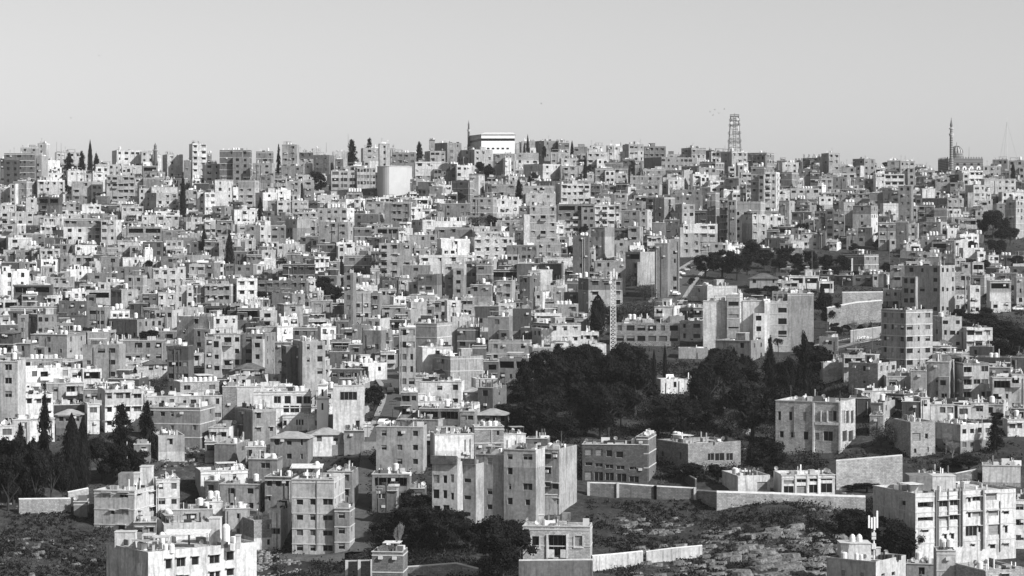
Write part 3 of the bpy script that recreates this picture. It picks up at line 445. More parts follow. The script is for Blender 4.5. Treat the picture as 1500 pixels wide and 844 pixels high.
def build(e, sink):
    """sink(name, mb or (key,mb), matrix, sub) receives every part in the building's own frame"""
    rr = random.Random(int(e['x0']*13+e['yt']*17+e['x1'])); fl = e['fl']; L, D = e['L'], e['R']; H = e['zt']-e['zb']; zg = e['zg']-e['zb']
    wm = (MX if 'x' in fl else MW)[e['tone']]; mb = MB(); par = .55 if 'p' not in fl else 0; near = e['Y'] < 600
    top = H; deck = top-par if 'p' not in fl else top
    C = e['C']; th = e['th']
    ops_f, ops_r = [], []; wins = []
    def px2face(x, y):
        if not e['xc'] or x <= e['xc']:
            u = (x-750)/F; t = (C[0]-u*C[1])/(math.cos(th)+u*math.sin(th)); Yp = C[1]+t*math.sin(th); return 'f', L-t, -(y-EY)/F*Yp-e['zb']
        u = (x-750)/F; t = (u*C[1]-C[0])/(math.sin(th)-u*math.cos(th)); Yp = C[1]+t*math.cos(th); return 'r', t, -(y-EY)/F*Yp-e['zb']
    styles = [0, 0, 0, 1, 4, 2] if rr.random() < .6 else [0, 1, 0, 3, 4]
    if e['win']:
        for (a, b, c, d) in e['win']:
            s1, u1, z1 = px2face(a, d); s2, u2, z2 = px2face(c, b)
            if s1 != s2: continue
            big = (c-a) > 22 and e['Y'] < 470; dep = 2.2 if big else .22
            (ops_f if s1 == 'f' else ops_r).append((min(u1, u2), max(u1, u2), z1, z2, dep))
    else:
        rows = []; z = deck-.45-1.2
        while z > zg+.5: rows.append(z); z -= 3.15
        if not rows: rows = [max(zg+.6, deck-1.9)]
        for W, nc, ops, side in ((L, e['cl'], ops_f, 'f'), (D, e['cr'], ops_r, 'r')):
            nc = min(nc, int(W/1.5))
            if nc <= 0: continue
            sp = W/nc; jit = [rr.uniform(-.12, .12)*sp for _ in range(nc)]; ww = [rr.choice((.8, 1.15, 1.4, 1.7, 2.1)) for _ in range(nc)]
            if 'w' in fl: ww = [sp*.74]*nc; jit = [0]*nc
            if rr.random() < .25: jit = [0]*nc; ww = [1.2]*nc
            for ri, z in enumerate(rows):
                if 'd' in fl and ri == 0 and side == ('f' if L >= D*.6 else 'r'):
                    k = 2 if W > 9 else 1
                    for q in range(k): ops.append((W*(q+.07)/k, W*(q+.93)/k, z-.5, z+1.35, 2.4))
                    continue
                bcol = set()
                if 'b' in fl and ri < len(rows): bcol = {int(e['x0']) % nc}
                for i in range(nc):
                    if rr.random() < .16 and 'w' not in fl: continue
                    c = (i+.5)*sp+jit[i]; hw = min(ww[i], sp*.8)/2; h = rr.choice((1.1, 1.25, 1.45)) if 'w' not in fl else 1.6
                    if i in bcol: 
                        ops.append((c-1.05, c+1.05, z-.85, z+1.25, .9))
                        continue
                    if 'r' in fl: h = 1.7
                    if rr.random() < .08: hw *= .5; 
                    ops.append((c-hw, c+hw, z, z+h, .22))
    split = mat2 = None
    if not e['win'] and rr.random() < .4:
        mat2 = (MX if rr.random() < .25 else MW)[min(9, max(2, e['tone']+rr.choice((-2, -1, 1, 2))))]; split = deck-3.15*rr.choice((0, 1, 1, 2))-.1
    of = wallface(mb, (-L, 0), (1, 0), L, 0, H, ops_f, wm, wm, split, mat2)
    orr = wallface(mb, (0, 0), (0, 1), D, 0, H, ops_r, wm, wm, split, mat2)
    mb.face([(0, D, 0), (-L, D, 0), (-L, D, H), (0, D, H)], wm); mb.face([(-L, D, 0), (-L, 0, 0), (-L, 0, H), (-L, D, H)], wm)
    roof = MB()
    if 'p' in fl:
        ov = .5; rh = min(L, D)*.22; zt_ = H
        if L >= D: r1, r2 = (-L+D/2, D/2), (-D/2, D/2)
        else: r1, r2 = (-L/2, L/2), (-L/2, D-L/2)
        A, B_, Cc, Dd = (-L-ov, -ov, zt_-.1), (ov, -ov, zt_-.1), (ov, D+ov, zt_-.1), (-L-ov, D+ov, zt_-.1)
        P1, P2 = (*r1, zt_+rh), (*r2, zt_+rh)
        rm = M['tin'] if e['Y'] < 600 else M['roof_dark']
        if L >= D: fs = [(A, B_, P2, P1), (B_, Cc, P2), (Cc, Dd, P1, P2), (Dd, A, P1)]
        else: fs = [(A, B_, P1), (B_, Cc, P2, P1), (Cc, Dd, P2), (Dd, A, P1, P2)]
        for q in fs: roof.face(q, rm)
        roof.face([Dd, Cc, B_, A], rm)
    else:
        t = .2; x0, x1, y0, y1 = -L, 0, 0, D
        o4 = [(x0, y0), (x1, y0), (x1, y1), (x0, y1)]; i4 = [(x0+t, y0+t), (x1-t, y0+t), (x1-t, y1-t), (x0+t, y1-t)]
        for k in range(4):
            j = (k+1) % 4
            mb.face([(*o4[k], H), (*o4[j], H), (*i4[j], H), (*i4[k], H)], M['slab']); mb.face([(*i4[k], H), (*i4[j], H), (*i4[j], deck), (*i4[k], deck)], wm)
        roof.face([(*p, deck) for p in i4], M['deck'])
        if rr.random() < .4 or near: mb.box(-L-.12, .12, -.12, -.003, H-.18, H+.03, M['slab'])
    if 'k' in fl or ('z' not in fl and rr.random() < .2):
        z = deck-.1
        while z > zg+2: mb.box(-L-.05, .08, -.08, -.004, z-.22, z, M['slab']); mb.box(.004, .08, 0, D, z-.22, z, M['slab']); z -= 3.15
    awn = 'a' in fl or rr.random() < .25
    if not e['win'] and not any(q[0] == 'O' for q in fl):
        for q in range(rr.choice((0, 0, 1, 2))):
            px_ = -rr.uniform(.2, L-.2); mb.box(px_-.07, px_+.07, -.16, -.006, max(0, zg), deck-rr.uniform(0, 1), rr.choice((M['metal'], M['slab'], M['metal'])))
        for q in range(rr.choice((0, 1, 2, 3))):
            px_ = -rr.uniform(.8, max(.9, L-.8)); pz = deck-.8-rr.choice((0, 1, 2))*3.15-rr.uniform(0, .6)
            if pz > zg+1: mb.box(px_-.4, px_+.4, -.42, -.007, pz, pz+.55, M['drape'])
    ann = None
    if not e['win'] and (e['Y'] > 575 or e['src'] == 'fill') and L > 5.5 and rr.random() < (.42 if 'w' not in fl else 0) and (deck-zg) > 4.5:
        aw = L*rr.uniform(.3, .6); ax = rr.choice((0, -(L-aw))); ah = deck-3.15*rr.choice((1, 1, 2)) if rr.random() < .75 else deck-.9; ad = rr.uniform(1.2, 3.2)
        if ah > zg+2: ann = (ax, aw, ah, ad)
    if ann:
        ax, aw, ah, ad = ann; am = MB(); wa = MW[min(9, max(2, e['tone']+rr.choice((-2, -1, 0, 1, 2))))]; aops = []
        z = ah-2.2
        while z > zg: 
            for c in ([.5] if aw < 4 else [.28, .74]): aops.append((aw*c-rr.uniform(.5, .9), aw*c+rr.uniform(.5, .9), z, z+rr.uniform(1.1, 1.7), .3))
            z -= 3.15
        u0_ = ax-aw
        ao = wallface(am, (u0_, -ad), (1, 0), aw, 0, ah, aops, wa, wa); am.face([(ax, -ad, 0), (ax, -.01, 0), (ax, -.01, ah), (ax, -ad, ah)], wa); am.face([(u0_, -.01, 0), (u0_, -ad, 0), (u0_, -ad, ah), (u0_, -.01, ah)], wa)
        am.face([(u0_, -ad, ah), (ax, -ad, ah), (ax, -.01, ah), (u0_, -.01, ah)], M['deck'])
        for (a, b, c, d, dep) in ao: am.face([(u0_+a, -ad+dep, c), (u0_+b, -ad+dep, c), (u0_+b, -ad+dep, d), (u0_+a, -ad+dep, d)], M['glass'])
        sink('annex', am, Matrix(), None)
    sink('wall', mb, Matrix(), None)
    if roof.f: sink('roof', roof, Matrix(), None)
    for ops, side in ((of, 'f'), (orr, 'r')):
        for (a, b, c, d, dep) in ops:
            w_, h_ = round(b-a, 1), round(d-c, 1)
            if w_ < .3: w_ = .3
            st = rr.choice(styles) if dep < .5 else 3  # deep openings get a near-black back sheet, their shade put into its colour
            if e['win'] and dep < .5: st = 0 if rr.random() < .75 else 2
            u = (a+b)/2; z = (c+d)/2
            m4 = Matrix.Translation((-L+u, dep-.03, z)) if side == 'f' else Matrix.Translation((-dep+.03, u, z)) @ Matrix.Rotation(R(90), 4, 'Z')
            m4 = m4 @ Matrix.Diagonal(((b-a)/w_, 1, (d-c)/h_, 1))
            sub = ('frame', unit(('fr', w_, h_), lambda: frame_mb(w_, h_))) if (near and st != 2) else None
            sink('window' if dep < 1.5 else 'porch_shade_sheet', unit(('win', w_, h_, st), lambda: win_mb(w_, h_, st)), m4, sub)
            if dep == .9 or (awn and dep < .5 and h_ < 2):
                ex = MB()
                if dep == .9:
                    ex.box(-1.35, 1.35, -1.1, -.005, -1.25, -1.1, M['slab']); ex.box(-1.35, 1.35, -1.1, -.98, -1.1, -.25, wm); ex.box(-1.35, -1.23, -.98, -.005, -1.1, -.25, wm); ex.box(1.23, 1.35, -.98, -.005, -1.1, -.25, wm)
                    nm = 'balcony'
                    m5 = Matrix.Translation((-L+u, 0, z)) if side == 'f' else Matrix.Translation((0, u, z)) @ Matrix.Rotation(R(90), 4, 'Z')
                else:
                    ex.box(-w_/2-.25, w_/2+.25, -.5, -.005, 0, .1, M['slab']); nm = 'sunshade'
                    m5 = Matrix.Translation((-L+u, 0, d+.06)) if side == 'f' else Matrix.Translation((0, u, d+.06)) @ Matrix.Rotation(R(90), 4, 'Z')
                sink(nm, unit((nm, w_ if nm != 'balcony' else 0, wm.name if nm == 'balcony' else ''), lambda: ex), m5, None)
    if 'p' in fl: return
    # roof furniture
    nt_ = next((int(q[1:]) for q in fl if q[0] == 't' and len(q) > 1), None)
    area = L*D
    if nt_ is None: nt_ = rr.choice((0, 0, 1, 1, 2)) if area > 40 else rr.choice((0, 0, 0, 1))
    kind = rr.choice((0, 0, 0, 1, 2))
    if near: kind = rr.choice((0, 0, 2))
    e['tanks'] = 0
    y_ = rr.uniform(.9, min(3, D*.5)); x_ = -rr.uniform(.9, max(1, L-1-1.3*nt_)) if L > 2+1.3*nt_ else -.9
    for q in range(nt_):
        xx = x_-1.3*q
        if xx < -L+.8: break
        k = kind if rr.random() < .85 else rr.choice((0, 1))
        if deck > zg: sink('water_tank', unit(('tank', k), lambda: tank_mb(k)), Matrix.Translation((xx, y_+rr.uniform(-.1, .1), deck)) @ Matrix.Rotation(rr.uniform(0, .4), 4, 'Z'), None); e['tanks'] += 1
    e['hut'] = False
    if (rr.random() < .38 and area > 70 and e['gpy'] < 640 and not e['win']) or 'h' in fl:
        hx = rr.uniform(2.2, 3.6); hy = rr.uniform(2.4, 3.6); hz = rr.uniform(1.9, 2.6); px_ = -rr.uniform(.3, max(.4, L-hx-.3)); py_ = rr.uniform(D*.45, max(D*.46, D-hy-.4))
        hb = MB(); ops = [(.5, 1.3, .05, min(2, hz-.3), .15)] if rr.random() < .5 else []
        wallface(hb, (-hx, 0), (1, 0), hx, 0, hz, ops, wm, wm); wallface(hb, (0, 0), (0, 1), hy, 0, hz, [], wm, wm); hb.face([(0, hy, 0), (-hx, hy, 0), (-hx, hy, hz), (0, hy, hz)], wm); hb.face([(-hx, hy, 0), (-hx, 0, 0), (-hx, 0, hz), (-hx, hy, hz)], wm)
        hb.box(-hx-.1, .1, -.1, hy+.1, hz, hz+.14, M['slab'])
        if ops: hb.face([(-hx+.5, .14, .05), (-hx+1.3, .14, .05), (-hx+1.3, .14, ops[0][3]), (-hx+.5, .14, ops[0][3])], M['interior'])
        sink('stair_hut', hb, Matrix.Translation((px_, py_, deck)), None); e['hut'] = True
    if rr.random() < (.95 if near else .4):
        for q in range(rr.choice((1, 2)) if not near else 3):
            sink('satellite_dish', unit('dish', dish_mb), Matrix.Translation((-rr.uniform(.5, L-.3), rr.uniform(.5, D-.5), deck)) @ Matrix.Rotation(rr.uniform(-.6, .6), 4, 'Z'), None)
    if rr.random() < .3: sink('aerial', unit('pole', lambda: pole_mb(3.5)), Matrix.Translation((-rr.uniform(.5, L-.3), rr.uniform(.5, D-.5), deck)), None)
    cb = MB()
    for q in range(rr.randint(5, 11) + (7 if near else 0)):
        cx, cy = -rr.uniform(.6, max(.7, L-1.6)), rr.uniform(.5, max(.6, D-1.5)); a, b, c = rr.choice(((rr.uniform(.3, 1.3), rr.uniform(.3, 1), rr.uniform(.25, .9)), (.25, .25, rr.uniform(1, 2.6)), (rr.uniform(1, 2.6), .2, rr.uniform(.6, 1.7)), (rr.uniform(.8, 2), rr.uniform(.8, 1.6), rr.uniform(.5, 1.2)), (.15, .15, rr.uniform(1, 2)), (.5, .4, .6)))
        cb.box(cx-a/2, cx+a/2, cy, cy+b, deck+.01, deck+c, rr.choice((M['drape'], M['tin'], M['metal'], M['black'], M['white'], M['tank'], wm)))
    if rr.random() < .3 and L > 5:      # a lean-to shelter of sheet on posts
        lx = min(4, L*.5); ly = min(3, D*.5); ox = -rr.uniform(.3, L-lx-.3)
        for sx in (0, lx):
            for sy in (0, ly): cb.bar((ox-sx, .5+sy, deck), (ox-sx, .5+sy, deck+2), .05, M['metal'])
        cb.box(ox-lx-.2, ox+.2, .3, .7+ly, deck+2, deck+2.07, rr.choice((M['tin'], M['pale_metal'])))
    if 'u' in fl:
        k = max(2, int(L/2.6)); 
        for i in range(k+1):
            for yy in (.22, D-.5): cb.box(-L+.22+(L-.6)*i/k, -L+.5+(L-.6)*i/k, yy, yy+.28, deck+.012, H+1.9, wm)
    sink('rooftop_clutter', cb, Matrix(), None)
WORDT = {2: 'blackish', 3: 'dark grey', 4: 'mid grey', 5: 'light grey', 6: 'pale', 7: 'whitish', 8: 'white', 9: 'bright white'}
def parse():
    out = []
    for (tx, ty), txt in SURVEY.items():
        for s in txt.replace('\n', ';').split(';'):
            s = s.strip()
            if not s: continue
            wn = []
            if '|' in s:
                s, q = s.split('|'); wn = [tuple(float(v) for v in p.split(',')) for p in q.split()]
            p = s.split(); v = [float(k) for k in p[:9-1]] if len(p) >= 8 else None
            # x0 xc x1 top storeys tone cols_left cols_right flags
            x0, xc, x1, yt, n, tone, cl = [float(k) for k in p[:7]]; cr = float(p[7]) if len(p) > 7 else 0
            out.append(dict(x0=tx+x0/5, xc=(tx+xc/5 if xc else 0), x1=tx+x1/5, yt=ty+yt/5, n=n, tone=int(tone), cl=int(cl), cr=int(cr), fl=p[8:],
                            win=[(tx+a/5, ty+b/5, tx+c/5, ty+d/5) for a, b, c, d in wn], src='survey'))
    return out
ENT = [solve(e) for e in parse()]
# places where no filler house may stand (picture units): roads, gardens, woods, monuments
KEEP = [(745,500,1205,700),(0,625,225,900),(545,555,605,660),(960,385,1130,450),(1190,420,1295,520),(1215,560,1260,600),(535,640,560,840),(1130,365,1320,400),(1395,430,1500,520),
        (1430,300,1500,345),(1440,330,1500,375),(225,550,275,585),(860,690,1500,900),(0,750,160,900),(400,640,600,665),(375,790,640,900),(600,720,770,900),(1370,620,1500,690),(1250,600,1330,680),(893,400,905,520),(1372,228,1442,246),(1372,228,1408,254),(685,190,760,222),
        (1060,160,1092,222),(480,245,600,290),(900,395,960,470)]
def filler(ents):
    buf = np.full((845, 1501), -1, np.int32)
    def paint(e, i):
        x0, x1, y0, y1 = int(max(0, e['x0'])), int(min(1500, e['x1'])), int(max(0, e['yt'])), int(min(844, e['gpy']+2))
        if x1 > x0 and y1 > y0: buf[y0:y1, x0:x1] = i
    for i, e in sorted(enumerate(ents), key=lambda t: -t[1]['Y']): paint(e, i)
    rr = random.Random(5); new = []
    sk = np.interp(np.arange(1501), GC[1:-1]+[1500], [r[-1] for r in GT[1:-1]]+[252])
    for y in range(236, 660, 4):
        xs = list(range(0, 1500, 4)); rr.shuffle(xs)
        for x in xs:
            if y < sk[x]-3 or buf[y, x] != -1: continue
            if any(a <= x <= c and b <= y <= d for a, b, c, d in KEEP): continue
            sc = 10657/max(400, at(x, y+12).y); w_ = rr.uniform(1.1, 3.4)*sc; n = rr.choice((1, 1.2, 1.5, 1.9))
            x0 = x-rr.uniform(.1, .9)*w_; e = dict(x0=x0, xc=0, x1=x0+w_, yt=y-rr.uniform(0, .4)*sc, n=n, tone=rr.choice((2, 3, 3, 4, 4, 5, 5, 6, 6, 7, 8)), cl=rr.choice((1, 2, 2, 3)), cr=0,
                     fl=rr.choice(([], [], ['a'], ['d'], ['t3'], ['t2'], ['u'], ['b'])), win=[], src='fill')
            if rr.random() < .45: e['xc'] = e['x0']+w_*rr.uniform(.5, .8); e['cr'] = 1
            if any(e['x0'] < c-2 and e['x1'] > a+2 and e['yt'] < d-3 and e['yt']+n*sc > b+3 for a, b, c, d in KEEP): continue
            solve(e); new.append(e); buf[int(max(0, e['yt'])):int(min(844, e['gpy']+3)), int(max(0, e['x0'])):int(min(1500, e['x1']))] = -2
    return new
ENT += filler(ENT)
def visible(ents):
    buf = np.full((845, 1501), -1, np.int32)
    for i, e in sorted(enumerate(ents), key=lambda t: -t[1]['Y']):
        x0, x1, y0, y1 = int(max(0, e['x0'])), int(min(1500, e['x1'])), int(max(0, e['yt'])), int(min(844, e['gpy']))
        if x1 > x0 and y1 > y0: buf[y0:y1, x0:x1] = i
    return np.bincount(buf[buf >= 0], minlength=len(ents)), buf
def front_sheds(ents):          # low sheds and walls that hide the feet of the bigger blocks
    vis, buf = visible(ents); rr = random.Random(21); new = []
    for i, e in enumerate(ents):
        sc = 10657/e['Y']
        if e['src'] != 'survey' or e['win'] or e['yt'] > 515 or vis[i] < 60 or 'O' in ''.join(e['fl']): continue
        k = max(1, int((e['x1']-e['x0'])/(sc*2.6)))
        for q in range(k):
            if rr.random() < .42: continue
            y = min(e['gpy'], e['yt']+rr.uniform(1.7, 2.6)*sc); w_ = rr.uniform(.9, 2.6)*sc; x0 = e['x0']+(e['x1']-e['x0'])*(q+rr.uniform(0, .6))/k
            if not (0 <= int(x0) < 1500 and buf[int(min(843, y)), int(x0)] == i): continue
            if any(x0 < c-2 and x0+w_ > a+2 and y < d-3 and y+sc > b+3 for a, b, c, d in KEEP): continue
            f = dict(x0=x0, xc=(x0+w_*rr.uniform(.5, .8) if rr.random() < .5 else 0), x1=x0+w_, yt=y, n=rr.choice((.9, 1, 1.3)), tone=rr.choice((2, 3, 4, 5, 6, 7, 8)), cl=rr.choice((0, 1, 2)), cr=1, fl=rr.choice(([], ['d'], ['p'], ['t2'], ['u'], [])), win=[], src='fill')
            solve(f); new.append(f)
    return new
ENT += front_sheds(ENT)
VIS, VBUF = visible(ENT)
order = sorted(range(len(ENT)), key=lambda i: -VIS[i])
ONE = set([i for i in order if ENT[i]['src'] == 'survey'][:300])
for i, e in enumerate(ENT): e['vis'] = int(VIS[i]); e['id'] = i
print('buildings', len(ENT), 'survey', sum(e['src'] == 'survey' for e in ENT))
mass = MB()
def frame4(e): return Matrix.Translation((e['C'][0], e['C'][1], e['zb'])) @ Matrix.Rotation(-e['th'], 4, 'Z')
INDIV = []
for i, e in enumerate(ENT):
    if i in ONE:
        h = (e['zt']-e['zg'])/3.15; fl = e['fl']
        name = 'tower_block' if e['n'] > 5.2 else 'apartment_block' if e['n'] > 2.9 else 'house'
        root = thing(name, (e['C'][0], e['C'][1], e['zb']), -e['th'])
        def sink(nm, mbx, m4, sub, root=root):
            if isinstance(mbx, list):
                if mbx[1] is None: mbx[1] = mbx[0].mesh(nm)
                me = mbx[1]
            else: me = mbx.mesh(nm)
            o = link(nm, me, root, m4)
            if nm == 'rooftop_clutter': o['kind'] = 'stuff'
            if sub:
                if sub[1][1] is None: sub[1][1] = sub[1][0].mesh(sub[0])
                link(sub[0], sub[1][1], o)
        build(e, sink); e['root'] = root; e['name'] = name; INDIV.append(e)
    else:
        if e['vis'] < 6 and e['src'] == 'fill': continue
        T = frame4(e)
        def sink(nm, mbx, m4, sub): mass.append(mbx[0] if isinstance(mbx, list) else mbx, T @ m4)
        build(e, sink)
tag(link('distant_houses', mass.mesh('distant_houses')), 'countless small flat roofed houses packed between the larger blocks across the hillside', 'houses', kind='stuff')
# ---------------------------------------------------------------- helpers for placed things
def PX(px, Y): return (px-750)/F*Y
def ZP(py, Y): return -(py-EY)/F*Y
THINGS = []      # (object, look, category, px, py, group)
def reg(o, look, cat, px, py, group=None, w=0): THINGS.append(dict(o=o, look=look, cat=cat, px=px, py=py, group=group, w=w)); return o
def owner(px, py):      # the surveyed building whose face shows at a picture point
    c = [e for e in ENT if e['x0'] <= px <= e['x1'] and e['yt'] <= py <= e['gpy']]
    return min(c, key=lambda e: e['Y']) if c else None
# ---------------------------------------------------------------- roads
def ribbon(name, pts, width, mat, lift=.12, kerb=True, steps=False):
    P = [at(*p) for p in pts]; Q = []
    for a, b in zip(P, P[1:]):
        n = max(2, int((b-a).length/3))
        for k in range(n): Q.append(a+(b-a)*k/n)
    Q.append(P[-1]); mb = MB(); rows = []
    for i, p in enumerate(Q):
        d = Q[min(i+1, len(Q)-1)]-Q[max(i-1, 0)]; d.z = 0; d.normalize(); s = Vector((d.y, -d.x, 0))
        zc = max(tz(p.x+s.x*k, p.y+s.y*k) for k in (-width/2, 0, width/2))
        rows.append((p, s, zc))
    for (p, s, z), (q, t, y) in zip(rows, rows[1:]):
        h = width/2
        A = [Vector((p.x-s.x*h, p.y-s.y*h, z+lift)), Vector((p.x+s.x*h, p.y+s.y*h, z+lift)), Vector((q.x+t.x*h, q.y+t.y*h, y+lift)), Vector((q.x-t.x*h, q.y-t.y*h, y+lift))]
        mb.face(A, mat)
        for a, b in ((A[0], A[3]), (A[2], A[1])): mb.face([b, a, a-Vector((0, 0, 2.5)), b-Vector((0, 0, 2.5))], M['paving'])
        if kerb:
            for sg in (-1, 1):
                o0, o1 = s*(h*sg), t*(h*sg); i0, i1 = s*((h-1.3)*sg), t*((h-1.3)*sg); u = Vector((0, 0, lift+.14)); b0 = Vector((p.x, p.y, z)); b1 = Vector((q.x, q.y, y))
                mb.face([b0+o0+u, b0+i0+u, b1+i1+u, b1+o1+u], M['kerb']); mb.face([b0+i0+u, b0+i0+u-Vector((0, 0, .14)), b1+i1+u-Vector((0, 0, .14)), b1+i1+u], M['kerb'])
    o = tag(link(name, mb.mesh(name)), kind='structure'); return rows
ribbon('road', [(564, 546), (574, 556), (581, 566), (585, 578), (583, 590), (577, 605), (570, 622), (560, 642)], 9, M['asphalt'])
ribbon('road', [(1034, 384), (1010, 397), (996, 413), (984, 430), (970, 450)], 12, M['asphalt'])
ribbon('road', [(1200, 512), (1240, 502), (1292, 494)], 12, M['asphalt'])
ribbon('car_park', [(455, 658), (618, 657)], 11, M['asphalt'], kerb=False)
ribbon('car_park', [(425, 812), (520, 813)], 9, M['asphalt'], kerb=False)
ribbon('alley', [(545, 662), (542, 690), (538, 730), (534, 770), (530, 812)], 5, M['asphalt'], kerb=False)
# ---------------------------------------------------------------- free-standing walls
def wall(pts, mat, look, th=.45, piers=0, cope=True, name='stone_wall', cat='wall'):
    """pts: (px, base row, top row)"""
    mb = MB(); cp = MB(); pm = MB(); Ya, Yb = at(*pts[0][:2]).y, at(*pts[-1][:2]).y; P = []
    for p in pts:
        t = (p[0]-pts[0][0])/(pts[-1][0]-pts[0][0]); Y = Ya+(Yb-Ya)*t; P.append((Vector((PX(p[0], Y), Y, terr(p[0], Y))), p))
    o0 = P[0][0]
    root = thing(name, o0)
    for (a, pa), (b, pb) in zip(P, P[1:]):
        za, zb_ = ZP(pa[2], a.y)-o0.z, ZP(pb[2], b.y)-o0.z; d = (b-a); d.z = 0; L = d.length; d.normalize(); s = Vector((-d.y, d.x, 0))*th
        A, B = a-o0, b-o0; ga, gb = A.z-1.2, B.z-1.2
        f0, f1, k0, k1 = Vector((A.x, A.y, 0)), Vector((B.x, B.y, 0)), Vector((A.x, A.y, 0))+s, Vector((B.x, B.y, 0))+s
        Z = lambda v, z: (v.x, v.y, z)
        mb.face([Z(f0, ga), Z(f1, gb), Z(f1, zb_), Z(f0, za)], mat); mb.face([Z(k1, gb), Z(k0, ga), Z(k0, za), Z(k1, zb_)], mat)
        mb.face([Z(f0, za), Z(f1, zb_), Z(k1, zb_), Z(k0, za)], mat); mb.face([Z(k0, ga), Z(f0, ga), Z(f0, za), Z(k0, za)], mat); mb.face([Z(f1, gb), Z(k1, gb), Z(k1, zb_), Z(f1, zb_)], mat)
        if cope: cp.bar(Vector(Z((f0+k0)/2, za+.03)), Vector(Z((f1+k1)/2, zb_+.03)), th*.5, M['slab'])
        n = int(piers*L/10)
        for i in range(n+1 if piers else 0):
            t = i/max(n, 1); q = A+(B-A)*t; zt = za+(zb_-za)*t; pm.box(q.x-.28, q.x+.28, q.y-.3, q.y+th+.1, A.z+(B.z-A.z)*t-1, zt+.25, M['slab'])
    link('masonry', mb.mesh('masonry'), root)
    if cope: link('coping', cp.mesh('coping'), root)
    if piers: link('pier', pm.mesh('pier'), root)
    reg(root, look, cat, sum(p[0] for p in pts)/len(pts), pts[0][2]); return root
wall([(1050, 748, 722), (1130, 750, 724), (1200, 753, 727), (1268, 756, 729)], MX[6], 'long pale rubble retaining wall above the rocky slope', .8)
wall([(862, 726, 708), (905, 727, 709), (960, 730, 713), (1018, 733, 716)], MX[4], 'grey stone garden wall with square piers', .5, 1.4)
wall([(1020, 732, 719), (1050, 746, 721)], MX[5], 'short stepped stone wall below the garden house', .5)
wall([(868, 838, 815), (905, 832, 812), (942, 827, 808)], MW[6], 'white stained plaster wall rising beside the porch bungalow', .4)
wall([(947, 826, 809), (985, 821, 804), (1029, 817, 800)], MW[6], 'white plaster wall ending at the dark rock face', .4)
wall([(760, 850, 822), (868, 850, 821)], MW[4], 'grey stucco terrace wall under the porch bungalow', .5)
wall([(1225, 719, 676), (1322, 719, 668)], MX[7], 'tall blank pale block wall with level courses', .6)
wall([(28, 754, 732), (104, 750, 731)], MX[5], 'rough stone garden wall above the grassy slope', .5)
wall([(1246, 503, 485), (1291, 497, 479)], MW[7], 'whitewashed roadside wall scrawled with graffiti', .3)
wall([(1234, 446, 429), (1325, 445, 428)], MX[6], 'pale terraced wall under the dark bushes', .6)
wall([(1212, 482, 452), (1255, 476, 444), (1292, 472, 441)], MX[5], 'broad sunlit stone retaining wall behind the shade tree', .8)
wall([(1170, 478, 470), (1215, 482, 472)], MW[6], 'low pale wall left of the shade tree', .4)
wall([(508, 846, 823), (545, 846, 822)], MX[4], 'grey coursed wall topped with white posts', .5, 4)
wall([(595, 594, 588), (583, 618, 611), (562, 652, 642), (552, 676, 664)], MW[7], 'white kerb wall lining the main road', .3)
wall([(1372, 712, 700), (1432, 704, 688)], MX[5], 'sloping stone wall behind the long pipe hung flats', .4)
wall([(100, 728, 722), (130, 724, 716)], MX[6], 'small broken stone wall near the fat cypresses', .5)
wall([(1130, 400, 392), (1240, 398, 390)], MX[4], 'long low dark wall behind the villa with canopies', .4)
wall([(996, 700, 690), (1018, 716, 702)], MX[3], 'dark garden wall left of the garden bushes', .4)
wall([(590, 846, 832), (668, 840, 826), (700, 846, 834)], MX[5], 'broken pale ledge wall along the bottom', .5)
# ---------------------------------------------------------------- monuments
def striped(name, a, b_, scale):
    m = principled(name, a, .85); t = m.node_tree; b = t.nodes['Principled BSDF']; tc = t.nodes.new('ShaderNodeTexCoord'); sp = t.nodes.new('ShaderNodeSeparateXYZ'); t.links.new(tc.outputs['Object'], sp.inputs[0])
    mm = t.nodes.new('ShaderNodeMath'); mm.operation = 'MULTIPLY'; mm.inputs[1].default_value = scale; t.links.new(sp.outputs[2], mm.inputs[0])
    fr = t.nodes.new('ShaderNodeMath'); fr.operation = 'FRACT'; t.links.new(mm.outputs[0], fr.inputs[0]); st = t.nodes.new('ShaderNodeMath'); st.operation = 'GREATER_THAN'; st.inputs[1].default_value = .5; t.links.new(fr.outputs[0], st.inputs[0])
    mr = t.nodes.new('ShaderNodeMapRange'); mr.inputs[3].default_value = a; mr.inputs[4].default_value = b_; t.links.new(st.outputs[0], mr.inputs[0]); t.links.new(mr.outputs[0], b.inputs['Base Color']); return m
STR = striped('striped_masonry', .09, .22, 1.1); STR2 = striped('striped_shaft', .1, .24, .8)
def lathe(mb, x, y, prof, mat, n=14):
    v = []; f = []
    for z, r in prof:
        for i in range(n): a = 2*math.pi*i/n; v.append((x+r*math.cos(a), y+r*math.sin(a), z))
    for k in range(len(prof)-1):
        for i in range(n): j = (i+1) % n; f.append((k*n+i, k*n+j, (k+1)*n+j, (k+1)*n+i))
    f.append(tuple(range((len(prof)-1)*n, len(prof)*n))); mb.add(v, f, mat)
def arch(mb, cx, y, z0, w, h, mat, n=6, nrm='f'):
    pts = [(cx-w/2, z0), (cx+w/2, z0)]+[(cx+w/2*math.cos(math.pi*k/n), z0+h-w/2+w/2*math.sin(math.pi*k/n)) for k in range(n+1)]
    mb.face([(a, y, z) for a, z in pts], mat)
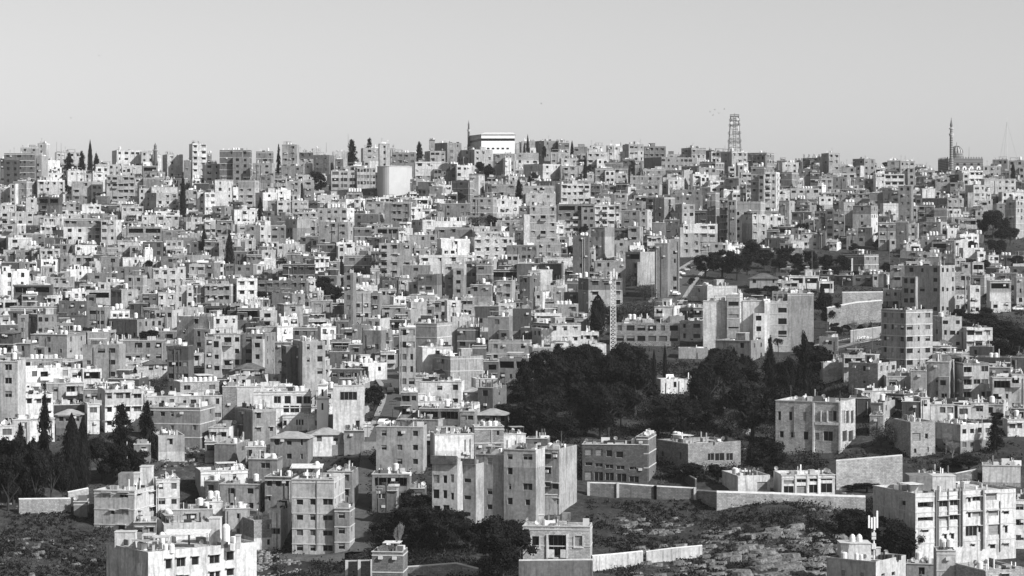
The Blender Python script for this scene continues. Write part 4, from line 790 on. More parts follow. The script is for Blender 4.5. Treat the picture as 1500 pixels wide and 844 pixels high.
# domed mosque on the ridge
Y = 1250.0; k = Y/F; x0, x1 = PX(1386, Y), PX(1440, Y); zt = ZP(233, Y); zg = tz(x0, Y)-1; th = R(14)
ms = thing('mosque', (x1, Y, zg), -th*0)
W = x1-x0; H = zt-zg; mb = MB(); Dp = 20.0
ops = []
for i in range(5):
    c = W*(i+.62)/5.25
    for za, hh, ww in ((H-3.4, 1.1, 1.3), (H-8.4, 2.6, 1.9)): ops.append((c-ww/2, c+ww/2, za, za+hh, .4))
mb2 = MB(); ok = wallface(mb, (-W, 0), (1, 0), W, 0, H, ops, STR, STR); wallface(mb, (0, 0), (0, 1), Dp, 0, H, [(2+3.6*i, 3.4+3.6*i, H-8, H-5.4, .4) for i in range(5)], STR, STR)
lx = PX(1374, Y+Dp)-x1
mb.face([(lx, Dp, 0), (-W, 0, 0), (-W, 0, H), (lx, Dp, H)], STR); mb.face([(0, Dp, 0), (lx, Dp, 0), (lx, Dp, H), (0, Dp, H)], STR)
mb.face([(-W, 0, H-.05), (0, 0, H-.05), (0, Dp, H-.05), (lx, Dp, H-.05)], M['deck'])
link('wall', mb.mesh('wall'), ms)
for (a, b, c, d, dep) in ok:
    wb = MB(); wb.box(-(b-a)/2, (b-a)/2, 0, .1, -(d-c)/2, (d-c)/2, M['glass']); wo_ = link('window', wb.mesh('window'), ms, Matrix.Translation((-W+(a+b)/2, dep-.2, (c+d)/2)))
    if d-c > 2:
        fb = MB(); arch(fb, 0, -.03-dep+.2, (d-c)/2, (b-a)*1.15, 2.0, M['white']); arch(fb, 0, -.06-dep+.2, (d-c)/2+.1, .6, 1.0, M['glass']); link('arch_panel', fb.mesh('arch_panel'), wo_)
cr = MB()
for i in range(14):
    cx = -W+W*(i+.5)/14; cr.add([(cx-.65, 0, H), (cx+.65, 0, H), (cx, 0, H+1.3), (cx-.65, .4, H), (cx+.65, .4, H), (cx, .4, H+1.3)], [(0, 1, 2), (5, 4, 3), (0, 2, 5, 3), (1, 4, 5, 2)], STR)
    t = (i+.5)/14; px_, py_ = -W+(lx+W)*t, Dp*t; cr.add([(px_-.3, py_-.5, H), (px_+.3, py_+.5, H), (px_, py_, H+1.3)], [(0, 1, 2), (2, 1, 0)], STR)
link('crenellation', cr.mesh('crenellation'), ms)
dm = MB(); cx, cy = PX(1406, Y)-x1, 9.0; r = 3.35; lathe(dm, cx, cy, [(H, r+.5), (H+2.2, r+.5), (H+2.25, r+.1), (H+3.4, r+.1)], STR)
link('drum', dm.mesh('drum'), ms)
dd = MB(); lathe(dd, cx, cy, [(H+3.4, r), (H+4.6, r*.97), (H+5.8, r*.8), (H+6.8, r*.5), (H+7.3, r*.2), (H+7.45, .1)], principled('dome_stone', .3, .7), 20); dome = link('dome', dd.mesh('dome'), ms)
rb = MB()
for i in range(12):
    a = 2*math.pi*i/12; pr = [(H+3.4, r), (H+4.6, r*.97), (H+5.8, r*.8), (H+6.8, r*.5), (H+7.3, r*.2)]
    for (z0, r0), (z1, r1) in zip(pr, pr[1:]): rb.bar((cx+(r0+.05)*math.cos(a), cy+(r0+.05)*math.sin(a), z0), (cx+(r1+.05)*math.cos(a), cy+(r1+.05)*math.sin(a), z1), .2, M['car_dark'])
link('rib', rb.mesh('rib'), dome); fb = MB(); fb.bar((cx, cy, H+7.3), (cx, cy, H+9.4), .12, M['metal']); link('finial', fb.mesh('finial'), dome)
reg(ms, 'striped stone mosque with ribbed dome and toothed parapet on the ridge', 'mosque', 1405, 240, w=70)
def minaret(px, ybase, ytop, width, Y, look, style):
    s = Y/F; X = PX(px, Y); zb = ZP(ybase, Y); Hh = (ybase-ytop)*s; r = width*s/2; g = tz(X, Y)
    root = thing('minaret', (X, Y, min(g, zb))); zo = zb-min(g, zb); mat = STR2 if style == 'stripe' else MW[3]
    m1 = MB(); m1.cyl(0, 0, 0, zo, r*1.35, r*1.35, mat, 8); lathe(m1, 0, 0, [(zo, r*1.1), (zo+Hh*.56, r), (zo+Hh*.8, r*.62)], mat, 10); link('shaft', m1.mesh('shaft'), root)
    m2 = MB()
    lathe(m2, 0, 0, [(zo+Hh*.53, r), (zo+Hh*.585, r*1.55), (zo+Hh*.61, r*1.55), (zo+Hh*.61, r*.9)], M['slab'], 12); link('balcony', m2.mesh('balcony'), root)
    if style == 'stripe':
        m4 = MB(); lathe(m4, 0, 0, [(zo+Hh*.7, r*.8), (zo+Hh*.725, r*1.45), (zo+Hh*.74, r*1.45), (zo+Hh*.75, r*.7)], M['slab'], 12); link('balcony', m4.mesh('balcony'), root)
    m3 = MB(); lathe(m3, 0, 0, [(zo+Hh*.79, r*.85), (zo+Hh*.82, r*.85), (zo+Hh*.93, r*.25), (zo+Hh, .06)], M['metal'], 10); link('spire', m3.mesh('spire'), root)
    reg(root, look, 'minaret', px, (ybase+ytop)/2, w=width); return root
minaret(1393.5, 233, 172, 4.6, 1248, 'tall striped minaret with two balconies left of the dome', 'stripe')
minaret(686.6, 212, 176, 3.2, 1250, 'slim dark minaret with one balcony beside the striped white hall', 'plain')
minaret(227.5, 236, 209, 5.5, 1230, 'small white turret with dark cap', 'cap')
# white striped hall
Y = 1235.0; xr = PX(754, Y); xc = PX(705, Y); L = xr-xc; zg = tz(xc, Y)-1; zt = ZP(197, Y); H = zt-zg; D = 16
hl = thing('hall', (xr, Y, zg)); mb = MB(); zz = lambda py: ZP(py, Y)-zg
lx = PX(688, Y+D)-xr
wallface(mb, (-L, 0), (1, 0), L, 0, zz(206.5), [(3+2.6*i, 4.4+2.6*i, zz(219), zz(216.5), .2) for i in range(5)], M['white'], M['white']); wallface(mb, (-L, .02), (1, 0), L, zz(202.8), H, [], M['white'], M['white'])
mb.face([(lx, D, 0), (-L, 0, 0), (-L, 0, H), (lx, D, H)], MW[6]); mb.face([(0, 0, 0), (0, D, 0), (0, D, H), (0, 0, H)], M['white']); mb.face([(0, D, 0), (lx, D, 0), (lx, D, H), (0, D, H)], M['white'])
link('wall', mb.mesh('wall'), hl)
wb = MB(); wb.box(-L, -.2, .35, .5, zz(206.5), zz(202.8), M['glass']); wb.box(-L, 0, 0, .34, zz(206.6), zz(206.5)+.02, M['white']); link('ribbon_window', wb.mesh('ribbon_window'), hl)
w2 = MB(); w2.add([(-L-.12, 0, zz(206.5)), (lx-.12, D, zz(208)), (lx-.12, D, zz(205)), (-L-.12, 0, zz(202.8))], [(1, 0, 3, 2)], M['glass']); link('ribbon_window', w2.mesh('ribbon_window'), hl)
rf = MB(); ridge = 1.4; rf.add([(-L-.5, -.5, H), (.4, -.5, H), (.4, D, H), (lx-.5, D, H), (-L*.9, D*.5, H+ridge), (-1, D*.5, H+ridge)], [(0, 1, 5, 4), (1, 2, 5), (2, 3, 4, 5), (3, 0, 4)], M['pale_metal']); link('roof', rf.mesh('roof'), hl)
reg(hl, 'large white hall with dark ribbon window on the skyline', 'hall', 722, 210, w=60)
# curved white hall
p = at(572, 289); Y = p.y; ch = thing('curved_hall', p); fp = []
X0, X1 = PX(570, Y), PX(595.5, Y); z1 = ZP(243.5, Y)-p.z; z0 = -2
fp = [(PX(595.5, Y+7)-p.x, 6.5), (X0-p.x, 0)]
for i in range(1, 11):
    a = math.pi*.55*i/10; r = (X0-PX(551, Y))*.98; fp.append((X0-p.x-r*math.sin(a), r*1.1*(1-math.cos(a))))
fp += [(fp[-1][0]+1, 16), (X1-p.x+2, 16)]; fp = fp[::-1]
HALLM = principled('hall_plaster', .4, .85, noise=[.3], lo=.93, hi=1.04); mb = MB(); n = len(fp)
for i in range(n): a, b = fp[i], fp[(i+1) % n]; mb.face([(*a, z0), (*b, z0), (*b, z1), (*a, z1)], HALLM)
link('wall', mb.mesh('wall'), ch); mb = MB(); mb.face([(*a, z1-.02) for a in fp], M['deck'])
for i in range(n): a, b = fp[i], fp[(i+1) % n]; mb.bar((*a, z1), (*b, z1), .22, M['slab'])
link('roof', mb.mesh('roof'), ch); reg(ch, 'windowless white hall with a rounded left corner beside the strip windowed school', 'hall', 573, 262, w=45)
# white minaret of the large complex
e = owner(470, 612); Y = (e['Y'] if e else 540)-2.0
X = PX(473, Y); g = tz(X, Y); root = thing('minaret', (X, Y, g)); s = Y/F; zf = lambda py: ZP(py, Y)-g
mb = MB(); a = 8.2*s; b = 6.3*s; mb.box(-a, a, -a, a, -1, zf(584), M['white']); mb.box(-b, b, -b, b, zf(584), zf(563), M['white']); link('shaft', mb.mesh('shaft'), root)
for (pw, pt) in ((9.2, 584), (7.6, 563)):
    mb = MB(); q = pw*s; mb.box(-q, q, -q, q, zf(pt+1.2), zf(pt-1.2), M['slab']); link('cornice', mb.mesh('cornice'), root)
mb = MB(); lathe(mb, 0, 0, [(zf(561.8), 5*s), (zf(559), 5*s), (zf(556.5), 3*s), (zf(555), .1)], M['slab'], 12); link('cap', mb.mesh('cap'), root)
for py0, py1 in ((580, 570), (600, 590)):
    mb = MB(); mb.box(-.22, .22, -.03, .05, 0, (py0-py1)*s, M['glass']); link('slit_window', mb.mesh('slit_window'), root, Matrix.Translation((0, -(a if py0 > 590 else b)-.01, zf(py0))))
reg(root, 'square white minaret with stepped cornices on the large white complex', 'minaret', 473, 580, w=14)
# lattice towers
def lattice(px, ybase, ytop, w0, w1, Y, mat, look, cat, name, rings, extras):
    s = Y/F; X = PX(px, Y); zb = ZP(ybase, Y); root = thing(name, (X, Y, zb)); H = (ybase-ytop)*s; legs = [MB() for _ in range(4)]; br = MB(); n = rings
    wd = lambda t: (w0+(w1-w0)*t)*s/2
    cs = [(-1, -1), (1, -1), (1, 1), (-1, 1)]; th_ = extras.get('t', .14)
    for i, c in enumerate(cs):
        legs[i].bar((c[0]*wd(0), c[1]*wd(0), 0), (c[0]*wd(1), c[1]*wd(1), H), th_*1.3, mat); link('leg', legs[i].mesh('leg'), root)
    for k in range(n):
        t0, t1 = k/n, (k+1)/n
        for i in range(4):
            a, b = cs[i], cs[(i+1) % 4]
            A = (a[0]*wd(t0), a[1]*wd(t0), H*t0); B = (b[0]*wd(t1), b[1]*wd(t1), H*t1); C_ = (b[0]*wd(t0), b[1]*wd(t0), H*t0); D_ = (a[0]*wd(t1), a[1]*wd(t1), H*t1)
            br.bar(A, B, th_*.7, mat); br.bar(C_, D_, th_*.7, mat); br.bar(D_, B, th_*.8, mat)
    link('bracing', br.mesh('bracing'), root)
    if 'mid' in extras:
        c = MB(); [c.bar((x*s, 0, 0), (x*s*.7, 0, H), .09, mat) for x in (-1.6, 1.6)]; link('cable_riser', c.mesh('cable_riser'), root)
    for t, ww in extras.get('plat', []):
        c = MB(); q = ww*s/2; c.box(-q, q, -q, q, H*t, H*t+.18, mat)
        for a, b in zip(cs, cs[1:]+cs[:1]): c.bar((a[0]*q, a[1]*q, H*t+1.1), (b[0]*q, b[1]*q, H*t+1.1), .09, mat)
        for a in cs: c.bar((a[0]*q, a[1]*q, H*t), (a[0]*q, a[1]*q, H*t+1.1), .08, mat)
        link('platform', c.mesh('platform'), root)
    for (x, t, r_, vert) in extras.get('drum', []):
        c = MB(); 
        if vert: c.box(-r_*.35, r_*.35, -.2, .2, -r_*1.6, r_*1.6, M['pale_metal'])
        else: c.cyl(0, 0, -r_*.4, r_*.4, r_, r_, M['pale_metal'], 12)
        link('antenna', c.mesh('antenna'), root, Matrix.Translation((x*s, -wd(t)-.4, H*t)) @ (Matrix() if vert else Matrix.Rotation(R(90), 4, 'X')))
    if 'tip' in extras: c = MB(); c.bar((0, 0, H), (0, 0, H+extras['tip']*s), .12, mat); link('tip', c.mesh('tip'), root)
    reg(root, look, cat, px, (ybase+ytop)/2, w=w0); return root
lattice(1076, 223, 170, 18, 11, 1238, M['metal'], 'tall dark steel lattice radio tower standing on the ridge', 'radio tower', 'radio_tower', 8, dict(t=.085, mid=1, plat=[(.28, 18), (.5, 17), (.72, 15), (.86, 14), (.98, 12)], drum=[(-5, .8, .8, 0), (4, .9, .7, 0), (5, .65, .9, 1), (-6, .55, .9, 1)], tip=4))
p = at(898, 514); lattice(898, 516, 402, 8.5, 7, p.y-2, M['pale_metal'], 'slender white lattice mast rising from the black trees', 'mast', 'lattice_mast', 20, dict(t=.065, plat=[(.95, 12)], drum=[(-3, .98, .8, 1), (1, 1.02, .8, 1), (5, .985, .7, 1), (-4, .9, .5, 0)], tip=5))
def pole(px, yb, yt, Y=None, r=.1, look='', name='mast', cat='pole', top=None, stays=0):
    p = at(px, yb) if Y is None else Vector((PX(px, Y), Y, ZP(yb, Y))); h = ZP(yt, p.y)-p.z; root = thing(name, p); mb = MB(); mb.bar((0, 0, -.5), (0, 0, h), r, M['pale_metal'] if r > .12 else M['metal'], 6, r*.6); link('pole', mb.mesh('pole'), root)
    if top == 'lamp': mb = MB(); mb.bar((0, 0, h-.1), (1.3, 0, h+.2), .05, M['metal']); mb.box(1.1, 1.9, -.15, .15, h+.12, h+.28, M['pale_metal']); link('lamp_head', mb.mesh('lamp_head'), root)
    if top == 'cross': mb = MB(); [mb.box(-.9, .9, -.06, .06, h-.4-.7*k, h-.28-.7*k, M['bark']) for k in range(2)]; link('crossarm', mb.mesh('crossarm'), root)
    if stays: mb = MB(); [mb.bar((0, 0, h*.9), (math.cos(a)*h*.25, math.sin(a)*h*.25, -.3), .03, M['metal']) for a in (0, 2.1, 4.2)]; link('stay', mb.mesh('stay'), root)
    reg(root, look, cat, px, (yb+yt)/2); return root
pole(1475, 236, 172, 1250, .13, 'very thin guyed mast on the eastern ridge', stays=1); pole(1419.5, 234, 215, 1240, .11, 'short white mast right of the mosque dome')
for px, yb, yt in ((83, 235, 208), (89.5, 234, 209), (478, 222, 209), (510, 215, 196), (1006, 232, 214), (1326, 240, 228), (1062, 222, 213)): pole(px, yb, yt, 1235, .1, 'thin roof aerial against the sky', cat='aerial')
pole(186, 702, 647, None, .13, 'white flagless pole beside the tin eaved house', 'pole', 'pole'); pole(451, 668, 603, None, .1, 'bare utility pole in front of the large white complex', 'utility_pole', 'pole', 'cross')
pole(1189.5, 412, 343, None, .12, 'tall street lamp before the long low dark wall', 'street_lamp', 'street lamp', 'lamp'); pole(1303, 398, 325, None, .12, 'tall pale pole among the eastern houses', 'pole', 'pole')
for px, yb, yt in ((1250, 508, 472), (1278, 512, 468), (1212, 500, 470), (955, 452, 412), (1008, 432, 412), (575, 612, 586), (538, 660, 620), (1185, 505, 480)): pole(px, yb, yt, None, .08, 'dark wooden utility pole', 'utility_pole', 'pole', 'cross')
# cell antenna mast on the nearest right roof
e = owner(1280, 835); Y = e['Y']+3 if e else 445; p = Vector((PX(1280, Y), Y, ZP(821, Y))); s = Y/F; root = thing('antenna_mast', p); zf = lambda py: ZP(py, Y)-p.z
mb = MB(); mb.bar((0, 0, 0), (0, 0, zf(757)), .16, M['pale_metal'], 8); mb.bar((-.5, 0, zf(780)), (-.1, 0, zf(770)), .05, M['metal']); link('pole', mb.mesh('pole'), root)
for dx, a, b in ((-7.5, 773, 755), (-3.5, 774, 758), (.8, 776, 757), (4.5, 773, 748)):
    mb = MB(); mb.box(dx*s-.16, dx*s+.16, -.5, -.2, zf(a), zf(b), M['white']); mb.bar((dx*s, -.2, zf((a+b)/2)), (0, 0, zf((a+b)/2)), .05, M['metal']); link('panel_antenna', mb.mesh('panel_antenna'), root)
for a, b in ((785, 780), (790, 786), (804, 796)): mb = MB(); mb.box(-.45, .35, -.45, -.17, zf(a), zf(b), M['pale_metal']); link('equipment_box', mb.mesh('equipment_box'), root)
reg(root, 'rooftop phone mast carrying white panel antennas', 'antenna mast', 1280, 785, w=16)
# extra roof structures on the nearest buildings: (pixel x0, x1, top row, base row, metres back from the front edge, depth, kind)
def roofpart(px, py, items):
    e = owner(px, py)
    if not e or 'root' not in e: return
    inv = frame4(e).inverted(); deck = e['zt']-e['zb']-.55
    for (x0, x1, yt, Yo, dep, kind) in items:
        Y = e['Y']+Yo; A = inv @ Vector((PX(x0, Y), Y, 0)); B = inv @ Vector((PX(x1, Y), Y, 0)); zt = ZP(yt, Y)-e['zb']; mb = MB()
        cx, cy = (A.x+B.x)/2, (A.y+B.y)/2; w_ = abs(PX(x1, Y)-PX(x0, Y)); rotm = Matrix.Translation((cx, cy, 0)) @ Matrix.Rotation(e['th'], 4, 'Z')
        h = max(.6, zt-deck)
        if kind == 'hut': mb.box(-w_/2, w_/2, 0, dep, deck, deck+h, MW[7]); mb.box(-w_/2-.1, w_/2+.1, -.1, dep+.1, deck+h, deck+h+.12, M['slab']); nm = 'stair_hut'
        elif kind == 'dark': mb.box(-w_/2, w_/2, 0, dep, deck, deck+h, MW[4]); nm = 'stair_hut'
        elif kind == 'frame':
            for sx in (-1, 1):
                for yy in (0, dep): mb.box(sx*w_/2-.12, sx*w_/2+.12, yy-.12, yy+.12, deck, deck+h, MW[7])
            mb.box(-w_/2-.15, w_/2+.15, -.15, dep+.15, deck+h, deck+h+.2, MW[7]); nm = 'pergola'
        elif kind == 'canopy':
            for sx in (-1, 1):
                for yy in (0, dep): mb.bar((sx*w_/2*.92, yy, deck), (sx*w_/2*.92, yy, deck+h), .07, M['metal'])
            mb.add([(-w_/2, -.2, deck+h-.3), (w_/2, -.2, deck+h-.3), (w_/2, dep, deck+h+.2), (-w_/2, dep, deck+h+.2), (-w_/2, -.2, deck+h-.22), (w_/2, -.2, deck+h-.22), (w_/2, dep, deck+h+.28), (-w_/2, dep, deck+h+.28)], [(3, 2, 1, 0), (4, 5, 6, 7), (0, 1, 5, 4), (1, 2, 6, 5), (2, 3, 7, 6), (3, 0, 4, 7)], M['pale_metal']); nm = 'canopy'
        elif kind == 'tank': mb.cyl(0, dep/2, deck, deck+h*.85, w_/2, w_/2, M['tank'], 14, dome=h*.15); nm = 'water_tank'
        elif kind == 'rolls': 
            n = 7
            for i in range(n): mb.cyl(-w_/2+w_*(i+.5)/n, dep/2, deck, deck+.9, .42, .42, M['black'], 10, dome=.1)
            nm = 'black_barrels'
        link(nm, mb.mesh(nm), e['root'], rotm)
roofpart(300, 815, [(168, 198, 780, 9, 2.2, 'hut'), (209, 224, 785, 5.5, 2.4, 'frame'), (226, 247, 788, 4.5, 2.4, 'frame'), (240, 306, 781, 9, 3.5, 'canopy'), (238, 246, 797, 2.5, 1.2, 'tank'), (246, 255, 797, 2.5, 1.2, 'tank'), (324, 336, 768, 12, 1.6, 'tank'), (232, 241, 780, 8, 1.5, 'tank'), (306, 322, 760, 14, 3, 'hut'), (345, 352, 785, 8, 1, 'hut')])
roofpart(1250, 835, [(1232, 1276, 797, 6, 5, 'hut'), (1245, 1254, 783, 8, 1.5, 'tank'), (1255, 1264, 783, 8, 1.5, 'tank'), (1252, 1258, 810, 3, .8, 'tank'), (1259, 1265, 812, 3, .8, 'tank'), (1288, 1320, 808, 6, 1, 'rolls'), (1283, 1290, 803, 7, 1, 'hut')])
roofpart(190, 745, [(173, 195, 694, 9, 4, 'dark'), (195, 205, 694, 10, 3, 'hut'), (205, 222, 684, 13, 3, 'hut')])
roofpart(800, 810, [(823, 836, 752, 8, 2, 'dark'), (812, 820, 757, 7, 1.5, 'dark'), (789, 797, 755, 8, 1.5, 'hut')])
roofpart(1400, 760, [(1332, 1366, 697, 10, 6, 'dark'), (1366, 1400, 698, 11, 5, 'hut'), (1334, 1345, 712, 5, 3, 'hut')])
roofpart(460, 740, [(425, 472, 684, 6, 4, 'canopy'), (460, 468, 676, 8, 1.5, 'tank')])
# porch posts and railing on the bungalow, shop doors on the garage row, pipes on the flats
def facepart(px, py, rects):
    e = owner(px, py)
    if not e or 'root' not in e: return
    C = e['C']; th = e['th']
    for (x0, y0, x1, y1, prd, mat, nm) in rects:
        if not e['xc'] or x0 <= e['xc']:
            def f(x): u = (x-750)/F; t = (C[0]-u*C[1])/(math.cos(th)+u*math.sin(th)); return -t, C[1]+t*math.sin(th)
            a, Ya = f(x0); b, Yb = f(x1); q = (a, b, -prd, -.004)
        else:
            def f(x): u = (x-750)/F; t = (u*C[1]-C[0])/(math.sin(th)-u*math.cos(th)); return t, C[1]+t*math.cos(th)
            a, Ya = f(x0); b, Yb = f(x1); q = (.004, prd, a, b)
        mb = MB(); mb.box(q[0], q[1], q[2], q[3], ZP(y1, Ya)-e['zb'], ZP(y0, Ya)-e['zb'], M[mat] if mat in M else MW[int(mat)]); link(nm, mb.mesh(nm), e['root'])
facepart(815, 800, [(800.5, 783, 803, 818, .25, '8', 'porch_post'), (829.5, 783, 832, 818, .25, '8', 'porch_post'), (803, 805, 812, 817, .2, '8', 'railing'), (821, 805, 829.5, 817, .2, '8', 'railing'), (777, 785, 779.3, 803, .12, '8', 'window_surround'), (789.7, 785, 792, 803, .12, '8', 'window_surround'), (777, 802, 792, 804, .15, '8', 'sill'), (840, 785, 842, 802, .12, '8', 'window_surround'), (853, 785, 855, 802, .12, '8', 'window_surround'), (840, 801, 855, 803, .15, '8', 'sill')])
facepart(1180, 715, [(1197.5, 692, 1199, 727, .2, 'pale_metal', 'drainpipe'), (1164, 695, 1166.5, 724, .15, '8', 'pilaster'), (1181.5, 695, 1184, 724, .15, '8', 'pilaster')])
facepart(1400, 760, [(1370, 718, 1372.5, 812, .25, 'metal', 'drainpipe'), (1373.5, 718, 1375, 815, .2, 'metal', 'drainpipe'), (1388, 716, 1389.5, 776, .2, 'metal', 'drainpipe'), (1404, 714, 1406, 800, .3, 'metal', 'drainpipe'), (1408, 714, 1409.6, 800, .3, 'metal', 'drainpipe'), (1441, 718, 1443, 800, .3, 'slab', 'drainpipe'), (1438, 718, 1440.4, 804, .5, '4', 'pier'), (1464, 734, 1465, 808, .2, 'metal', 'drainpipe')])
facepart(655, 720, [(632, 667, 670, 679, .7, 'roof_dark', 'roof_skirt')]); facepart(685, 720, [(670, 671, 697, 679, .6, 'roof_dark', 'roof_skirt')]); facepart(470, 760, [(463, 705, 464.2, 806, .12, 'metal', 'drainpipe')]); facepart(1150, 640, [(1162.3, 595, 1163.2, 640, .12, 'metal', 'drainpipe'), (1190.5, 590, 1193, 668, .3, '8', 'pilaster'), (1202, 602, 1204, 620, .3, '8', 'column'), (1211, 602, 1213, 620, .3, '8', 'column'), (1229, 590, 1232, 668, .3, '8', 'pilaster'), (1194, 618, 1230, 622, .3, '8', 'balustrade')])
# ---------------------------------------------------------------- graffiti strokes
def scribble(root, origin, axis, w_, h_, seed, n=9, mat='white'):
    rr = random.Random(seed); mb = MB(); x = 0
    for i in range(n):
        a = Vector((x, 0, rr.uniform(0, h_)))
        for j in range(3):
            b = Vector((x+rr.uniform(-.3, .9)*w_/n, 0, rr.uniform(0, h_))); f = lambda q: origin+axis*q.x+Vector((0, 0, q.z)); mb.bar(f(a), f(b), .07, M[mat]); a = b
        x += w_/n
    link('graffiti', mb.mesh('graffiti'), root)
gw = next(t['o'] for t in THINGS if 'graffiti' in t['look']); g1, g0 = at(1285, 498), at(1256, 502); ax = (g1-g0); ax.z = 0; ax.normalize()
for o_ in gw.children:
    if o_.name.startswith('masonry'): o_.data.materials[0] = MW[5]
scribble(gw, g0-gw.location+Vector((0, -.05, 1.0)), ax, 5.5, 1.1, 4)
e = owner(300, 815)
if e and 'root' in e: scribble(e['root'], Vector((-2.2, -.04, e['zt']-e['zb']-4.6)), Vector((-1, 0, 0)), 1.6, 2.4, 8, 6)
# ---------------------------------------------------------------- vehicles
def extrude(mb, prof, w_, mat):
    n = len(prof); v = [(x, -w_/2, z) for x, z in prof]+[(x, w_/2, z) for x, z in prof]
    mb.add(v, [tuple(range(n)), tuple(range(2*n-1, n-1, -1))]+[(i, n+i, n+(i+1) % n, (i+1) % n) for i in range(n)], mat)
def wheel_mb(r=.31):
    mb = MB(); n = 12; v = []; 
    for y in (-.1, .1):
        for i in range(n): a = 2*math.pi*i/n; v.append((r*math.cos(a), y, r*math.sin(a)))
    mb.add(v, [tuple(range(n-1, -1, -1)), tuple(range(n, 2*n))]+[(i, (i+1) % n, n+(i+1) % n, n+i) for i in range(n)], M['tyre']); mb.add([(x*.55, y*1.06, z*.55) for x, y, z in v], [tuple(range(n-1, -1, -1)), tuple(range(n, 2*n))], M['pale_metal']); return mb
WH = wheel_mb().mesh('wheel')
def car(px, py, rz, mat, look, van=False):
    p = at(px, py); root = thing('pickup_truck' if van else 'parked_car', p+Vector((0, 0, .3)), rz); b = MB(); m = M[mat]
    if not van:
        extrude(b, [(-2.1, .3), (2.1, .3), (2.15, .62), (1.95, .8), (1.0, .92), (.3, 1.42), (-1.2, 1.45), (-1.9, .98), (-2.15, .9)], 1.68, m); link('body', b.mesh('body'), root)
        for sx in (-1, 1): g = MB(); y = sx*.85; g.add([(.85, y, .93), (.28, y, 1.34), (-1.15, y, 1.36), (-1.7, y, .98)], [(0, 1, 2, 3) if sx > 0 else (3, 2, 1, 0)], M['glass']); link('side_window', g.mesh('side_window'), root)
        g = MB(); g.face([(1.02, -.72, .93), (1.02, .72, .93), (.36, .66, 1.4), (.36, -.66, 1.4)], M['glass']); link('windscreen', g.mesh('windscreen'), root, Matrix.Translation((.03, 0, .02)))
        for sy in (-1, 1): g = MB(); g.box(2.05, 2.17, sy*.6-.15, sy*.6+.15, .6, .74, M['tank']); link('headlight', g.mesh('headlight'), root)
        ws = [(1.35, .31), (-1.3, .31)]
    else:
        extrude(b, [(-2.7, .45), (2.5, .4), (2.55, .95), (2.3, 1.15), (1.75, 1.9), (.75, 1.95), (.72, .75), (-2.7, .75)], 1.75, m); link('body', b.mesh('body'), root)
        for sy in (-1, 1):
            g = MB(); y = sy*.885; g.add([(2.15, y, 1.15), (1.7, y, 1.78), (.9, y, 1.82), (.9, y, 1.15)], [(0, 1, 2, 3) if sy > 0 else (3, 2, 1, 0)], M['glass']); link('side_window', g.mesh('side_window'), root)
        r_ = MB()
        for sy in (-.85, .85):
            for k in range(7): r_.bar((.6-.54*k, sy, .75), (.6-.54*k, sy, 1.75), .035, m)
            for z in (1.0, 1.35, 1.75): r_.bar((.6, sy, z), (-2.68, sy, z), .035, m)
        for k in range(4): r_.bar((-2.68, -.85+.57*k, .75), (-2.68, -.85+.57*k, 1.75), .035, m)
        link('cargo_rail', r_.mesh('cargo_rail'), root); ws = [(1.7, .33), (-1.7, .33)]
    for x, z in ws:
        for sy in (-1, 1): link('wheel', WH, root, Matrix.Translation((x, sy*.8, z)))
    reg(root, look, 'pickup truck' if van else 'car', px, py, None if van else 'parked cars'); return root
car(494.5, 659, 0, 'car_white', 'white hatchback parked in front of the arched window building'); car(533, 660, math.pi, 'car_white', 'white saloon parked by the dark gate'); car(463, 664, math.pi, 'car_grey', 'dull car half hidden left of the white hatchback')
car(463, 812, math.pi, 'car_white', 'white pickup truck with railed cargo bed below the four floor flats', van=True); car(489, 811, 0, 'car_white', 'white car behind the pickup truck')
for px, py, rz, m, l in ((991, 434, 1.2, 'car_white', 'white car driving alone down the steep street'), (977, 430, 1.0, 'car_white', 'white car parked lowest on the steep street'), (987, 418, 1.1, 'car_white', 'white car second from the bottom of the parked row'), (993, 410, 1.1, 'car_grey', 'grey car in the middle of the parked row'),
    (998, 404, 1.1, 'car_white', 'white car fourth up the parked row'), (1004, 398, 1.0, 'car_grey', 'grey car near the top of the parked row'), (1014, 394, .8, 'car_dark', 'dark car at the top of the steep street under the pines'), (573, 577, 1.5, 'car_dark', 'dark van shaped car on the main road'),
    (563, 624, 1.2, 'car_white', 'white car at the near end of the main road'), (1493, 456, 0, 'car_white', 'white car parked at the eastern edge lane'), (1466, 500, 0, 'car_grey', 'grey car under the eastern trees'), (1214, 508, .2, 'car_white', 'white car at the plaza corner'), (568, 570, 1.5, 'car_grey', 'grey car behind the dark one on the main road')): car(px, py, rz, m, l)
# ---------------------------------------------------------------- birds
bm_ = MB(); bm_.add([(0, -.35, 0), (.09, 0, .05), (0, .4, 0), (-.09, 0, .05), (0, 0, -.1), (.75, -.1, .3), (.7, .12, .3), (-.75, -.1, .3), (-.7, .12, .3)], [(0, 1, 2, 3), (0, 4, 1), (1, 4, 2), (2, 4, 3), (3, 4, 0), (1, 5, 6), (6, 5, 1), (3, 8, 7), (7, 8, 3)], M['car_dark']); BIRD = bm_.mesh('bird')
for px, py in ((145, 82), (104, 173), (443, 112), (793, 152), (1040, 164), (1047, 161), (1053, 166), (1061, 160), (1044, 169), (1316, 10)):
    o = link('bird', BIRD); o.location = (PX(px, 900), 900, ZP(py, 900)); o.rotation_euler = (0, 0, rnd.uniform(0, 3)); reg(o, 'tiny dark bird in the sky', 'bird', px, py, 'birds in the sky')
